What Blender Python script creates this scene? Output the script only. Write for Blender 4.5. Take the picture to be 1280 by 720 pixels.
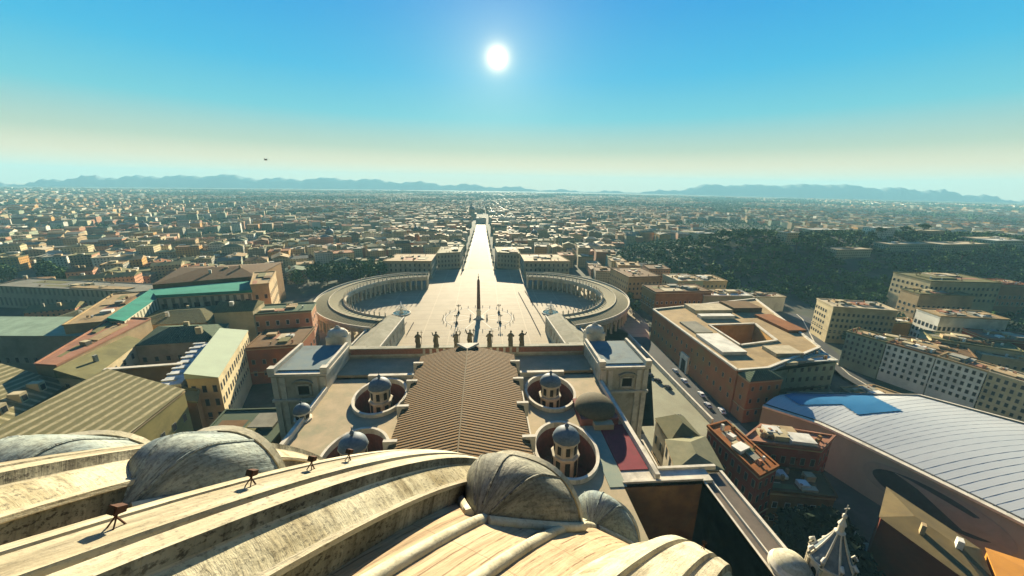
import bpy, bmesh, math, random
import numpy as np
from mathutils import Vector, Matrix
R = math.radians
random.seed(7)
S = bpy.context.scene
for o in list(bpy.data.objects):
    bpy.data.objects.remove(o)
C = S.collection

# ------------------------------------------------------------------ camera
CAM = Vector((6.5, 5.3, 126.0))
PITCH, YAW, ROLL, FOC = R(15.3), R(4.6), R(0.95), 465.0
_fw = Vector((math.sin(YAW)*math.cos(PITCH), math.cos(YAW)*math.cos(PITCH), -math.sin(PITCH)))
_rt0 = Vector((math.cos(YAW), -math.sin(YAW), 0)); _up0 = _rt0.cross(_fw)
_rt = math.cos(ROLL)*_rt0 + math.sin(ROLL)*_up0
_up = -math.sin(ROLL)*_rt0 + math.cos(ROLL)*_up0
cd = bpy.data.cameras.new('camera'); cam = bpy.data.objects.new('camera', cd); C.objects.link(cam)
cd.sensor_width = 36; cd.lens = FOC/1280*36; cd.clip_start = 0.1; cd.clip_end = 60000
m3 = Matrix((_rt, _up, -_fw)).transposed()
cam.matrix_world = Matrix.Translation(CAM) @ m3.to_4x4()
S.camera = cam

def at(px, py, z):
    """plan position seen at a pixel of the survey photograph, at height z"""
    v = _fw + _rt*((px-640)/FOC) - _up*((py-360)/FOC)
    p = CAM + v*((z-CAM.z)/v.z)
    return (p.x, p.y)

# ------------------------------------------------------------------ sky, sun, exposure
SUN_EL, SUN_AZ = R(16.4), R(2.1)
SKYK = .18
sun_dir = Vector((math.sin(SUN_AZ)*math.cos(SUN_EL), math.cos(SUN_AZ)*math.cos(SUN_EL), math.sin(SUN_EL)))
W = bpy.data.worlds.new('World'); S.world = W; W.use_nodes = True
wt = W.node_tree; wt.nodes.clear()
def wn(t, **k):
    n = wt.nodes.new(t)
    for a, b in k.items(): setattr(n, a, b)
    return n
sky = wn('ShaderNodeTexSky', sky_type='NISHITA', sun_disc=False, sun_elevation=SUN_EL, sun_rotation=SUN_AZ,
         altitude=100, air_density=1.0, dust_density=1.1, ozone_density=3.5)
hs = wn('ShaderNodeHueSaturation'); hs.inputs['Saturation'].default_value = 1.1
wt.links.new(sky.outputs[0], hs.inputs['Color'])
# soften the strong forward glow of the sky model: c / (1 + k c)
den = wn('ShaderNodeVectorMath', operation='MULTIPLY_ADD'); den.inputs[1].default_value = (SKYK,)*3; den.inputs[2].default_value = (1, 1, 1)
wt.links.new(hs.outputs[0], den.inputs[0])
div = wn('ShaderNodeVectorMath', operation='DIVIDE'); wt.links.new(hs.outputs[0], div.inputs[0]); wt.links.new(den.outputs[0], div.inputs[1])
# clear-morning gradient by elevation, blended over the model
tc = wn('ShaderNodeTexCoord'); nrm = wn('ShaderNodeVectorMath', operation='NORMALIZE'); wt.links.new(tc.outputs['Generated'], nrm.inputs[0])
sep = wn('ShaderNodeSeparateXYZ'); wt.links.new(nrm.outputs[0], sep.inputs[0])
gr = wn('ShaderNodeValToRGB'); wt.links.new(sep.outputs[2], gr.inputs[0])
el = gr.color_ramp.elements
SK = .62   # overall brightness of the gradient
def skc(r, g, b_): return (r*SK, g*SK, b_*SK, 1)
el[0].position = 0.0; el[0].color = skc(10.5, 7.4, 4.2); el[1].position = .8; el[1].color = skc(.0, .8, 3.6)
for p_, c_ in ((.022, (10.5, 7.6, 4.2)), (.05, (8.4, 6.2, 3.4)), (.085, (4.4, 5.0, 3.6)), (.155, (1.2, 4.8, 5.7)), (.24, (.25, 3.9, 6.4)), (.37, (.02, 2.8, 6.3)), (.5, (.0, 1.5, 5.0))):
    e_ = el.new(p_); e_.color = skc(*c_)
mx = wn('ShaderNodeMix', data_type='RGBA'); mx.inputs[0].default_value = .94
wt.links.new(div.outputs[0], mx.inputs[6]); wt.links.new(gr.outputs[0], mx.inputs[7])
bg = wn('ShaderNodeBackground'); bg.inputs['Strength'].default_value = 0.05
# sky away from the sun dimmed to cut fill on walls facing the viewer
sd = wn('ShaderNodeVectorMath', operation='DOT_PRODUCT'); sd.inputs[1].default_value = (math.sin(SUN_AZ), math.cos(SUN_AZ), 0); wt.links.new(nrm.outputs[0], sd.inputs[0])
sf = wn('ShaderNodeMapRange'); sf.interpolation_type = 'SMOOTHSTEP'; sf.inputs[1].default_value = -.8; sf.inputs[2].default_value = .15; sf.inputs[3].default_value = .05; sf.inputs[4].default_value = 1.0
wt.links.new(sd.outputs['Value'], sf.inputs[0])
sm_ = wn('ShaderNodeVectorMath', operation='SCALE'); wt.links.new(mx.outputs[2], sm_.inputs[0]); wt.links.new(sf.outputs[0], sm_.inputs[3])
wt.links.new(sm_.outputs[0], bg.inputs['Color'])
# the sun's disc and the bright aureole round it
dot = wn('ShaderNodeVectorMath', operation='DOT_PRODUCT'); dot.inputs[1].default_value = sun_dir
wt.links.new(nrm.outputs[0], dot.inputs[0])
ac = wn('ShaderNodeMath', operation='ARCCOSINE'); wt.links.new(dot.outputs['Value'], ac.inputs[0])
ramp = wn('ShaderNodeMapRange'); ramp.interpolation_type = 'SMOOTHSTEP'
ramp.inputs[1].default_value = 0.034; ramp.inputs[2].default_value = 0.0; ramp.inputs[3].default_value = 0; ramp.inputs[4].default_value = 0.0
wt.links.new(ac.outputs[0], ramp.inputs[0])
def aure(k, s_):
    a1 = wn('ShaderNodeMath', operation='MULTIPLY'); a1.inputs[1].default_value = -k; wt.links.new(ac.outputs[0], a1.inputs[0])
    a2 = wn('ShaderNodeMath', operation='EXPONENT'); wt.links.new(a1.outputs[0], a2.inputs[0])
    a3 = wn('ShaderNodeMath', operation='MULTIPLY'); a3.inputs[1].default_value = s_; wt.links.new(a2.outputs[0], a3.inputs[0]); return a3
g2, g2b = aure(108.0, 2.2), aure(11.0, .10)
g3 = wn('ShaderNodeMath', operation='ADD'); wt.links.new(g2.outputs[0], g3.inputs[0]); wt.links.new(g2b.outputs[0], g3.inputs[1])
g4 = wn('ShaderNodeMath', operation='ADD'); wt.links.new(g3.outputs[0], g4.inputs[0]); wt.links.new(ramp.outputs[0], g4.inputs[1])
bg2 = wn('ShaderNodeBackground'); bg2.inputs['Color'].default_value = (1.0, 0.76, 0.32, 1)
wt.links.new(g4.outputs[0], bg2.inputs['Strength'])
add = wn('ShaderNodeAddShader'); out = wn('ShaderNodeOutputWorld')
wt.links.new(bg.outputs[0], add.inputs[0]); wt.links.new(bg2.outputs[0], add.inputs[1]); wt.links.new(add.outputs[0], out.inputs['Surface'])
sl = bpy.data.lights.new('sun', 'SUN'); sl.energy = 5.0; sl.angle = R(0.5); sl.color = (1.0, 0.86, 0.61)
so = bpy.data.objects.new('sun', sl); C.objects.link(so); so.rotation_euler = (sun_dir).to_track_quat('Z', 'Y').to_euler(); so.location = (0, 0, 400)
S.view_settings.view_transform = 'Standard'; S.view_settings.look = 'None'; S.view_settings.gamma = 1; S.view_settings.exposure = 2.0
S.view_settings.use_curve_mapping = False
S.render.engine = 'CYCLES'
S.cycles.use_denoising = True
S.cycles.max_bounces = 6; S.cycles.diffuse_bounces = 2; S.cycles.volume_bounces = 1; S.cycles.glossy_bounces = 3
S.cycles.transparent_max_bounces = 4; S.cycles.caustics_reflective = False; S.cycles.caustics_refractive = False

# ------------------------------------------------------------------ materials
MATS = {}
def _new(name):
    m = bpy.data.materials.new(name); m.use_nodes = True
    nt = m.node_tree; b = nt.nodes['Principled BSDF']; b.inputs['Specular IOR Level'].default_value = .12; return m, nt, b
def L(nt, a, b): nt.links.new(a, b)
def N(nt, t, **k):
    n = nt.nodes.new(t)
    for a, v in k.items(): setattr(n, a, v)
    return n
def mixc(nt, fac, a, b, blend='MIX'):
    n = N(nt, 'ShaderNodeMix', data_type='RGBA', blend_type=blend)
    if isinstance(fac, (int, float)): n.inputs[0].default_value = fac
    else: L(nt, fac, n.inputs[0])
    for i, v in ((6, a), (7, b)):
        if isinstance(v, tuple): n.inputs[i].default_value = (*v[:3], 1)
        else: L(nt, v, n.inputs[i])
    return n.outputs[2]
def mth(nt, op, a, b=None, c=None):
    n = N(nt, 'ShaderNodeMath', operation=op)
    for i, v in enumerate((a, b, c)):
        if v is None: continue
        if isinstance(v, (int, float)): n.inputs[i].default_value = v
        else: L(nt, v, n.inputs[i])
    return n.outputs[0]
def uvxy(nt):
    u = N(nt, 'ShaderNodeUVMap'); u.uv_map = 'UVMap'
    s = N(nt, 'ShaderNodeSeparateXYZ'); L(nt, u.outputs[0], s.inputs[0]); return u.outputs[0], s.outputs[0], s.outputs[1]
def noise(nt, vec, scale, detail=4, rough=.6, stretch=None):
    n = N(nt, 'ShaderNodeTexNoise'); n.inputs['Scale'].default_value = scale; n.inputs['Detail'].default_value = detail; n.inputs['Roughness'].default_value = rough
    if stretch:
        mp = N(nt, 'ShaderNodeMapping'); mp.inputs['Scale'].default_value = stretch; L(nt, vec, mp.inputs[0]); vec = mp.outputs[0]
    L(nt, vec, n.inputs['Vector']); return n.outputs['Fac']
def ramp01(nt, v, lo, hi):
    n = N(nt, 'ShaderNodeMapRange'); n.inputs[1].default_value = lo; n.inputs[2].default_value = hi; L(nt, v, n.inputs[0]); return n.outputs[0]

def plain(name, col, col2=None, scale=.35, rough=.85, bump=0.0, stain=None, objrand=0.0, metal=0.0, stretch=None):
    """weathered surface: two tones mixed by world-size noise, an optional stain colour in patches"""
    if name in MATS: return MATS[name]
    m, nt, b = _new(name)
    col2 = col2 or tuple(c*.7 for c in col)
    uv, u, v = uvxy(nt)
    n1 = noise(nt, uv, scale, 6, .65, stretch)
    c = mixc(nt, ramp01(nt, n1, .35, .65), col, col2)
    if stain:
        n2 = noise(nt, uv, scale*.35, 5, .7, stretch)
        c = mixc(nt, ramp01(nt, n2, .5, .68), c, stain)
    if objrand:
        oi = N(nt, 'ShaderNodeObjectInfo')
        h = N(nt, 'ShaderNodeHueSaturation'); L(nt, c, h.inputs['Color'])
        L(nt, mth(nt, 'MULTIPLY_ADD', oi.outputs['Random'], 2*objrand, 1-objrand), h.inputs['Value']); c = h.outputs[0]
    L(nt, c, b.inputs['Base Color']); b.inputs['Roughness'].default_value = rough; b.inputs['Metallic'].default_value = metal
    if bump:
        bp = N(nt, 'ShaderNodeBump'); bp.inputs['Strength'].default_value = .6; bp.inputs['Distance'].default_value = bump
        L(nt, n1, bp.inputs['Height']); L(nt, bp.outputs[0], b.inputs['Normal'])
    MATS[name] = m; return m

def ribbed(name, col, col2, period, axis='u', duty=.5, bump=.12, dirt=None, rough=.85):
    """tile or sheet roof: rows of two tones with a raised profile, running along one UV axis"""
    if name in MATS: return MATS[name]
    m, nt, b = _new(name)
    uv, u, v = uvxy(nt)
    w = noise(nt, uv, .15, 3)
    t = mth(nt, 'ADD', mth(nt, 'DIVIDE', u if axis == 'u' else v, period), mth(nt, 'MULTIPLY', w, .35))
    f = mth(nt, 'FRACT', t)
    tri = mth(nt, 'ABSOLUTE', mth(nt, 'MULTIPLY_ADD', f, 2, -1))
    fac = ramp01(nt, tri, duty-.18, duty+.18)
    n1 = noise(nt, uv, .5, 6, .7)
    c = mixc(nt, fac, col, col2)
    c = mixc(nt, ramp01(nt, n1, .4, .75), c, dirt or tuple(x*.55 for x in col2))
    L(nt, c, b.inputs['Base Color']); b.inputs['Roughness'].default_value = rough
    bp = N(nt, 'ShaderNodeBump'); bp.inputs['Strength'].default_value = .8; bp.inputs['Distance'].default_value = bump
    L(nt, tri, bp.inputs['Height']); L(nt, bp.outputs[0], b.inputs['Normal'])
    MATS[name] = m; return m

def facade(name, col, glass=(.03,.035,.04), pu=3.4, pv=3.5, wu=(.32,.68), wv=(.25,.7), frame=None, objrand=.12, base=0):
    """plaster wall whose rows of windows are one texture (for houses too far off to show a window's parts)"""
    if name in MATS: return MATS[name]
    m, nt, b = _new(name)
    uv, u, v = uvxy(nt)
    fu = mth(nt, 'FRACT', mth(nt, 'DIVIDE', u, pu)); fv = mth(nt, 'FRACT', mth(nt, 'DIVIDE', v, pv))
    def inside(f, lo, hi): return mth(nt, 'MULTIPLY', mth(nt, 'GREATER_THAN', f, lo), mth(nt, 'LESS_THAN', f, hi))
    win = mth(nt, 'MULTIPLY', inside(fu, *wu), inside(fv, *wv))
    n1 = noise(nt, uv, .12, 5, .7)
    c = mixc(nt, ramp01(nt, n1, .35, .7), col, tuple(x*.72 for x in col))
    oi = N(nt, 'ShaderNodeObjectInfo'); h = N(nt, 'ShaderNodeHueSaturation'); L(nt, c, h.inputs['Color'])
    L(nt, mth(nt, 'MULTIPLY_ADD', oi.outputs['Random'], 2*objrand, 1-objrand), h.inputs['Value']); c = h.outputs[0]
    c = mixc(nt, win, c, glass)
    L(nt, c, b.inputs['Base Color']); L(nt, mth(nt, 'MULTIPLY_ADD', win, -.6, .85), b.inputs['Roughness'])
    MATS[name] = m; return m

# ------------------------------------------------------------------ mesh helpers
class MB:
    """collects faces (world coordinates, metre UVs) and links them as ONE mesh object"""
    def __init__(s): s.v = []; s.f = []; s.uv = []; s.mi = []
    def face(s, pts, uv=None, mi=0):
        i = len(s.v); pts = [Vector(p) for p in pts]; s.v += pts; s.f.append(list(range(i, i+len(pts))))
        if uv is None:
            n = Vector((0,0,0))
            for k in range(len(pts)):
                a, b = pts[k], pts[(k+1) % len(pts)]
                n += Vector(((a.y-b.y)*(a.z+b.z), (a.z-b.z)*(a.x+b.x), (a.x-b.x)*(a.y+b.y)))
            n.normalize()
            if abs(n.z) > .96: uv = [(p.x, p.y) for p in pts]
            else:
                ua = Vector((0,0,1)).cross(n).normalized(); va = n.cross(ua)
                uv = [(p.dot(ua), p.dot(va)) for p in pts]
        s.uv.append(uv); s.mi.append(mi)
    def prism(s, poly, z0, z1, top=True, bottom=False, mi=0, tmi=None, side=True):
        poly = ccw(poly); n = len(poly)
        if side:
            for k in range(n):
                a, b = poly[k], poly[(k+1) % n]
                s.face([(a[0],a[1],z0),(b[0],b[1],z0),(b[0],b[1],z1),(a[0],a[1],z1)], mi=mi)
        if top: s.face([(p[0],p[1],z1) for p in poly], mi=mi if tmi is None else tmi)
        if bottom: s.face([(p[0],p[1],z0) for p in reversed(poly)], mi=mi)
    def box(s, x0, x1, y0, y1, z0, z1, mi=0, bottom=False):
        s.prism([(x0,y0),(x1,y0),(x1,y1),(x0,y1)], z0, z1, bottom=bottom, mi=mi)
    def bar(s, a, b, w, h, mi=0):
        """a beam of width w and height h standing on the line a-b (3-D end points, its base)"""
        a = Vector(a); b = Vector(b); d = b-a; p = Vector((-d.y, d.x, 0))
        p = p.normalized()*w/2 if p.length > 1e-6 else Vector((w/2,0,0)); u = Vector((0,0,h))
        A = [a-p, a+p, a+p+u, a-p+u]; B = [b-p, b+p, b+p+u, b-p+u]
        for k in range(4):
            l = (k+1) % 4; s.face([A[k], A[l], B[l], B[k]][::-1], mi=mi)
        s.face(A, mi=mi); s.face(B[::-1], mi=mi)
    def lathe(s, c, prof, seg=16, mi=0, cap=True, sq=(1,1), rot=0.0):
        cx, cy, cz = c
        ring = [[Vector((cx+r*sq[0]*math.cos(rot+2*math.pi*k/seg), cy+r*sq[1]*math.sin(rot+2*math.pi*k/seg), cz+z)) for k in range(seg)] for r, z in prof]
        dist = 0
        for i in range(len(prof)-1):
            d2 = dist + math.hypot(prof[i+1][0]-prof[i][0], prof[i+1][1]-prof[i][1])
            for k in range(seg):
                l = (k+1) % seg; rr = max(prof[i][0], prof[i+1][0])
                ua, ub = 2*math.pi*k/seg*rr, 2*math.pi*(k+1)/seg*rr
                s.face([ring[i][k], ring[i][l], ring[i+1][l], ring[i+1][k]], [(ua,dist),(ub,dist),(ub,d2),(ua,d2)], mi=mi)
            dist = d2
        if cap and prof[-1][0] > .01: s.face(ring[-1], mi=mi)
    def tube(s, pts, r, seg=6, mi=0):
        pts = [Vector(p) for p in pts]; rings = []
        for i, p in enumerate(pts):
            d = (pts[min(i+1, len(pts)-1)] - pts[max(i-1, 0)]).normalized()
            a = d.cross(Vector((0,0,1))); a = a.normalized() if a.length > 1e-3 else Vector((1,0,0)); b = a.cross(d)
            rr = r[i] if isinstance(r, (list, tuple)) else r
            rings.append([p + rr*(a*math.cos(2*math.pi*k/seg) + b*math.sin(2*math.pi*k/seg)) for k in range(seg)])
        for i in range(len(rings)-1):
            for k in range(seg):
                l = (k+1) % seg; s.face([rings[i][k], rings[i][l], rings[i+1][l], rings[i+1][k]][::-1], mi=mi)
        s.face(rings[0], mi=mi); s.face(rings[-1][::-1], mi=mi)
    def build(s, name, mats, parent=None, smooth=None, origin=None, weld=True):
        me = bpy.data.meshes.new(name)
        off = Vector(origin) if origin else (parent_loc(parent) if parent else Vector((0,0,0)))
        me.from_pydata([p-off for p in s.v], [], s.f)
        ul = me.uv_layers.new(name='UVMap')
        flat = [c for f in s.uv for p in f for c in p]
        ul.data.foreach_set('uv', flat)
        me.polygons.foreach_set('material_index', s.mi)
        for m in (mats if isinstance(mats, (list, tuple)) else [mats]): me.materials.append(m)
        if weld or smooth:
            bm = bmesh.new(); bm.from_mesh(me); bmesh.ops.remove_doubles(bm, verts=bm.verts, dist=.0008)
            bm.to_mesh(me); bm.free()
        if smooth: 
            me.polygons.foreach_set('use_smooth', [True]*len(me.polygons))
            me.set_sharp_from_angle(angle=R(smooth))
        me.update()
        o = bpy.data.objects.new(name, me); C.objects.link(o)
        if parent: o.parent = parent
        elif origin: o.location = origin
        return o
def parent_loc(p):
    v = Vector((0,0,0))
    while p: v += p.location; p = p.parent
    return v
def ccw(poly):
    a = sum(poly[k][0]*poly[(k+1) % len(poly)][1] - poly[(k+1) % len(poly)][0]*poly[k][1] for k in range(len(poly)))
    return list(poly) if a > 0 else list(reversed(poly))
def thing(name, label, cat, loc=(0,0,0), rz=0, group=None):
    o = bpy.data.objects.new(name, None); C.objects.link(o); o.location = loc; o.rotation_euler = (0,0,rz); o.empty_display_size = .5
    o['label'] = label; o['category'] = cat
    if group: o['group'] = group
    return o
def tag(o, label, cat, group=None):
    o['label'] = label; o['category'] = cat
    if group: o['group'] = group
    return o
def kind(o, k): o['kind'] = k; return o
def sharecopy(src, name, parent, loc, rz=0, scale=None):
    o = bpy.data.objects.new(name, src.data); C.objects.link(o); o.parent = parent
    o.location = Vector(loc); o.rotation_euler = (0,0,rz)
    if scale: o.scale = scale
    return o
def dup(root, loc, rz=0, label=None, group=None):
    r = root.copy(); C.objects.link(r); r.location = loc; r.rotation_euler = (0,0,rz)
    if label: r['label'] = label
    if group: r['group'] = group
    for ch in list(root.children):
        c = ch.copy(); C.objects.link(c); c.parent = r
        for g in list(ch.children):
            d = g.copy(); C.objects.link(d); d.parent = c
    return r
# ------------------------------------------------------------------ air, land, hills
def build_haze():
    m = bpy.data.materials.new('haze_air'); m.use_nodes = True; nt = m.node_tree; nt.nodes.clear()
    o = N(nt, 'ShaderNodeOutputMaterial'); v = N(nt, 'ShaderNodeVolumePrincipled')
    v.inputs['Color'].default_value = (.27, .59, .74, 1); v.inputs['Density'].default_value = HAZE; v.inputs['Anisotropy'].default_value = 0.0
    L(nt, v.outputs[0], o.inputs['Volume'])
    b = MB(); b.box(-13000, 13000, -900, 13500, -3, 470, bottom=True)
    h = b.build('haze', m); kind(h, 'stuff'); h['label'] = 'pale blue morning haze over the city'
HAZE = 1.1e-4
build_haze()

def hz(x, y):
    def g(cx, cy, sx, sy, h): return h*math.exp(-((x-cx)/sx)**2/2-((y-cy)/sy)**2/2)
    return max(0, g(430, 600, 85, 95, 40) + g(640, 590, 130, 110, 34) + g(960, 640, 220, 150, 44) - 1.2)
b = MB()
radii = [0, 60, 120, 180] + list(range(220, 1300, 30)) + [1400, 1600, 1900, 2300, 2900, 3800, 5000, 7000, 9500, 12500]
nseg = 200
def gp(i, k):
    a = 2*math.pi*k/nseg; x, y = radii[i]*math.sin(a), 300+radii[i]*math.cos(a)
    return (x, y, hz(x, y)-.02)
for i in range(len(radii)-1):
    for k in range(nseg):
        if radii[i] > 1300 and math.cos(2*math.pi*k/nseg) < -.5: continue
        q = [gp(i, k), gp(i+1, k), gp(i+1, k+1), gp(i, k+1)]
        if i == 0: q = [gp(0, 0), gp(1, k), gp(1, k+1)]
        q = q[::-1]; b.face(q, [(p[0], p[1]) for p in q])
def ground_mat():
    m, nt, bs = _new('land'); uv, u, v = uvxy(nt)
    n1 = noise(nt, uv, .004, 6, .7); n2 = noise(nt, uv, .03, 5, .7)
    c = mixc(nt, ramp01(nt, n1, .42, .6), (.085,.08,.06), (.03,.055,.025))
    c = mixc(nt, ramp01(nt, n2, .5, .75), c, (.13,.12,.09))
    L(nt, c, bs.inputs['Base Color']); bs.inputs['Roughness'].default_value = .95; return m
kind(b.build('ground', ground_mat(), smooth=40), 'structure')

# distant mountains on the horizon
b = MB(); rnd = random.Random(3)
def crest(px):
    t = 0
    for cx, w, h in ((230,75,15),(295,26,8),(330,60,8),(420,70,13),(520,80,9),(120,60,10),(880,50,13),(975,70,18),(1030,38,8),(1100,70,13),(1180,60,6),(620,60,4)):
        t += .36*h*math.exp(-((px-cx)/w)**2)
    return t + .8*math.sin(px*.11)+.5*math.sin(px*.37+1)
cols = []
for px in range(-150, 1431, 6):
    az = YAW + math.atan((px-640)/FOC/1.0)*1.0
    cols.append((az, crest(px)))
prev = None
for az, c in cols:
    D = 10000; k = math.cos(az-YAW)
    def pt(dist, h): return (CAM.x+dist*math.sin(az)/1.0, CAM.y+dist*math.cos(az), h)
    hh = max(0, c)/FOC*D*k*1.0
    zc_ = 118*min(1, (c+1.5)/7)+hh*1.05; row = [pt(D-zc_*1.7, -1), pt(D-zc_*.75, zc_*.55), pt(D, zc_), pt(D+900, -1)]
    if prev:
        for j in range(3): b.face([prev[j], row[j], row[j+1], prev[j+1]])
    prev = row
kind(b.build('mountains', plain('hazed_mountain', (.26,.32,.32), (.30,.34,.33), scale=.002), smooth=80), 'structure')  # pale bluish tone puts distance haze into the mountains' own colour

# ------------------------------------------------------------------ the basilica: dome
M_SHELL = None
def lead(name, base, dark, pale, streak=(5.0, .22), seams=True, amount=1.0, speck=.5, black=(.02,.018,.014)):
    """weathered lead: fine streaks along UV v, stain patches, black lichen specks, sheet seams"""
    m, nt, bs = _new(name); uv, u, v = uvxy(nt)
    big = noise(nt, uv, .16, 5, .6); mid_ = noise(nt, uv, .9, 6, .7)
    st = noise(nt, uv, 1.0, 5, .75, (streak[0], streak[1], 1)); st2 = noise(nt, uv, 1.0, 4, .7, (streak[0]*.3, streak[1]*.6, 1)); fine = noise(nt, uv, 9.0, 4, .7)
    c = mixc(nt, ramp01(nt, mid_, .38, .66), base, pale)
    c = mixc(nt, mth(nt, 'MULTIPLY', ramp01(nt, st2, .46, .66), .75*amount), c, dark)
    c = mixc(nt, mth(nt, 'MULTIPLY', ramp01(nt, st, .50, .68), .8*amount), c, tuple(x*.5 for x in dark))
    pm = mth(nt, 'MULTIPLY', ramp01(nt, big, .46, .62), amount)
    c = mixc(nt, mth(nt, 'MULTIPLY', pm, .55), c, dark)
    sp = mth(nt, 'MULTIPLY', ramp01(nt, fine, .60-.10*speck, .68-.08*speck), mth(nt, 'MULTIPLY_ADD', pm, .7, .3*speck))
    c = mixc(nt, mth(nt, 'MINIMUM', mth(nt, 'MULTIPLY', sp, speck*1.3), .92), c, black)
    hgt_ = mth(nt, 'ADD', st, mth(nt, 'MULTIPLY', fine, .25))
    if seams:
        wob = noise(nt, uv, .8, 2)
        f = mth(nt, 'FRACT', mth(nt, 'ADD', mth(nt, 'DIVIDE', v, 2.35), mth(nt, 'MULTIPLY', wob, .05)))
        c = mixc(nt, mth(nt, 'MULTIPLY', mth(nt, 'LESS_THAN', f, .015), .45), c, tuple(x*.4 for x in dark))
        f2 = mth(nt, 'FRACT', mth(nt, 'ADD', mth(nt, 'DIVIDE', u, .42), mth(nt, 'MULTIPLY', noise(nt, uv, .35, 3), .6)))
        brk = ramp01(nt, noise(nt, uv, .7, 3), .42, .55)
        line = mth(nt, 'MULTIPLY', mth(nt, 'LESS_THAN', f2, .11), brk)
        c = mixc(nt, mth(nt, 'MULTIPLY', line, .8), c, tuple(x*.55 for x in dark))
        hgt_ = mth(nt, 'SUBTRACT', hgt_, mth(nt, 'MULTIPLY', line, .5))
    L(nt, c, bs.inputs['Base Color']); bs.inputs['Roughness'].default_value = .75
    bp = N(nt, 'ShaderNodeBump'); bp.inputs['Strength'].default_value = .75; bp.inputs['Distance'].default_value = .06
    L(nt, hgt_, bp.inputs['Height']); L(nt, bp.outputs[0], bs.inputs['Normal'])
    return m
M_SHELL = lead('lead_shell', (.35,.25,.145), (.20,.135,.07), (.40,.30,.185), (4.0, .16), amount=.85, speck=.4)
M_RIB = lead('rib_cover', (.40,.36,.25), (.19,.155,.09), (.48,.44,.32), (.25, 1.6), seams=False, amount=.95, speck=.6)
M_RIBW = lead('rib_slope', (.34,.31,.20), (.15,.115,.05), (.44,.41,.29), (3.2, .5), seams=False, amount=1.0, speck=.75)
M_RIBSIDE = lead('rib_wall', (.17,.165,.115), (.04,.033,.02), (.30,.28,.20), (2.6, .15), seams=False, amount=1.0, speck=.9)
M_HOOD = lead('dormer_lead', (.14,.145,.115), (.035,.037,.032), (.30,.285,.21), (3.5, .5), seams=False, amount=.9, speck=1.0)
M_HOOD2 = lead('dormer_lead_blue', (.16,.21,.21), (.05,.065,.07), (.30,.33,.27), (3.5, .5), seams=False, amount=.9, speck=1.0)
M_ROLL = lead('batten_lead', (.40,.37,.25), (.22,.19,.12), (.48,.45,.33), (.6, .6), seams=False, amount=.7, speck=.5)
M_DARK = plain('dark_opening', (.02,.018,.015), (.03,.026,.02))
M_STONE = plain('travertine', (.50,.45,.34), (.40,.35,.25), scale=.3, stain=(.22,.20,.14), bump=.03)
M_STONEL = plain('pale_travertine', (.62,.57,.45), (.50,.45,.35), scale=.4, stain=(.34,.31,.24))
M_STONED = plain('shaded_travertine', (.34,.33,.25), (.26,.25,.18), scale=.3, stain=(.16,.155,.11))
M_LEADBLUE = plain('blue_grey_lead', (.085,.115,.14), (.13,.16,.175), scale=.6, stain=(.05,.06,.07), rough=.6)

basilica = thing('basilica', 'great stone basilica with ribbed lead dome in the foreground and a brown tiled nave roof', 'church')
dome = bpy.data.objects.new('dome', None); C.objects.link(dome); dome.parent = basilica
ZC, CC, RC, TH0 = 86.15, 9.85, 40.1, 19.24
def dpt(az, bb, h=0.0, u=0.0):
    r = -CC+(RC+h)*math.sin(bb); z = ZC+(RC+h)*math.cos(bb)
    return Vector((r*math.sin(az)+u*math.cos(az), r*math.cos(az)-u*math.sin(az), z))
b = MB(); NS = 192; bs_ = [R(22+68*i/44) for i in range(45)]
for i in range(44):
    for k in range(NS):
        a0, a1 = 2*math.pi*k/NS, 2*math.pi*(k+1)/NS
        b.face([dpt(a0, bs_[i+1]), dpt(a1, bs_[i+1]), dpt(a1, bs_[i]), dpt(a0, bs_[i])][::-1],
               [(a0*20, -bs_[i+1]*RC), (a1*20, -bs_[i+1]*RC), (a1*20, -bs_[i]*RC), (a0*20, -bs_[i]*RC)][::-1])
b.build('shell', M_SHELL, dome, smooth=60)
b = MB(); b.lathe((0,0,0), [(31,52),(31,62),(30.2,62.5),(29,64),(28.6,82),(30.6,83),(30.6,85.5),(29.7,86.2)], 64, cap=False)
b.build('drum', M_STONE, dome, smooth=30)
b = MB(); b.lathe((0,0,0), [(0.5,124.2),(7.9,124.2),(7.9,124.6),(4.2,124.6),(3.6,126),(3.6,136),(4.2,137),(2.2,140),(.4,146)], 32, cap=False)
b.build('lantern', M_STONEL, dome, smooth=30)

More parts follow.
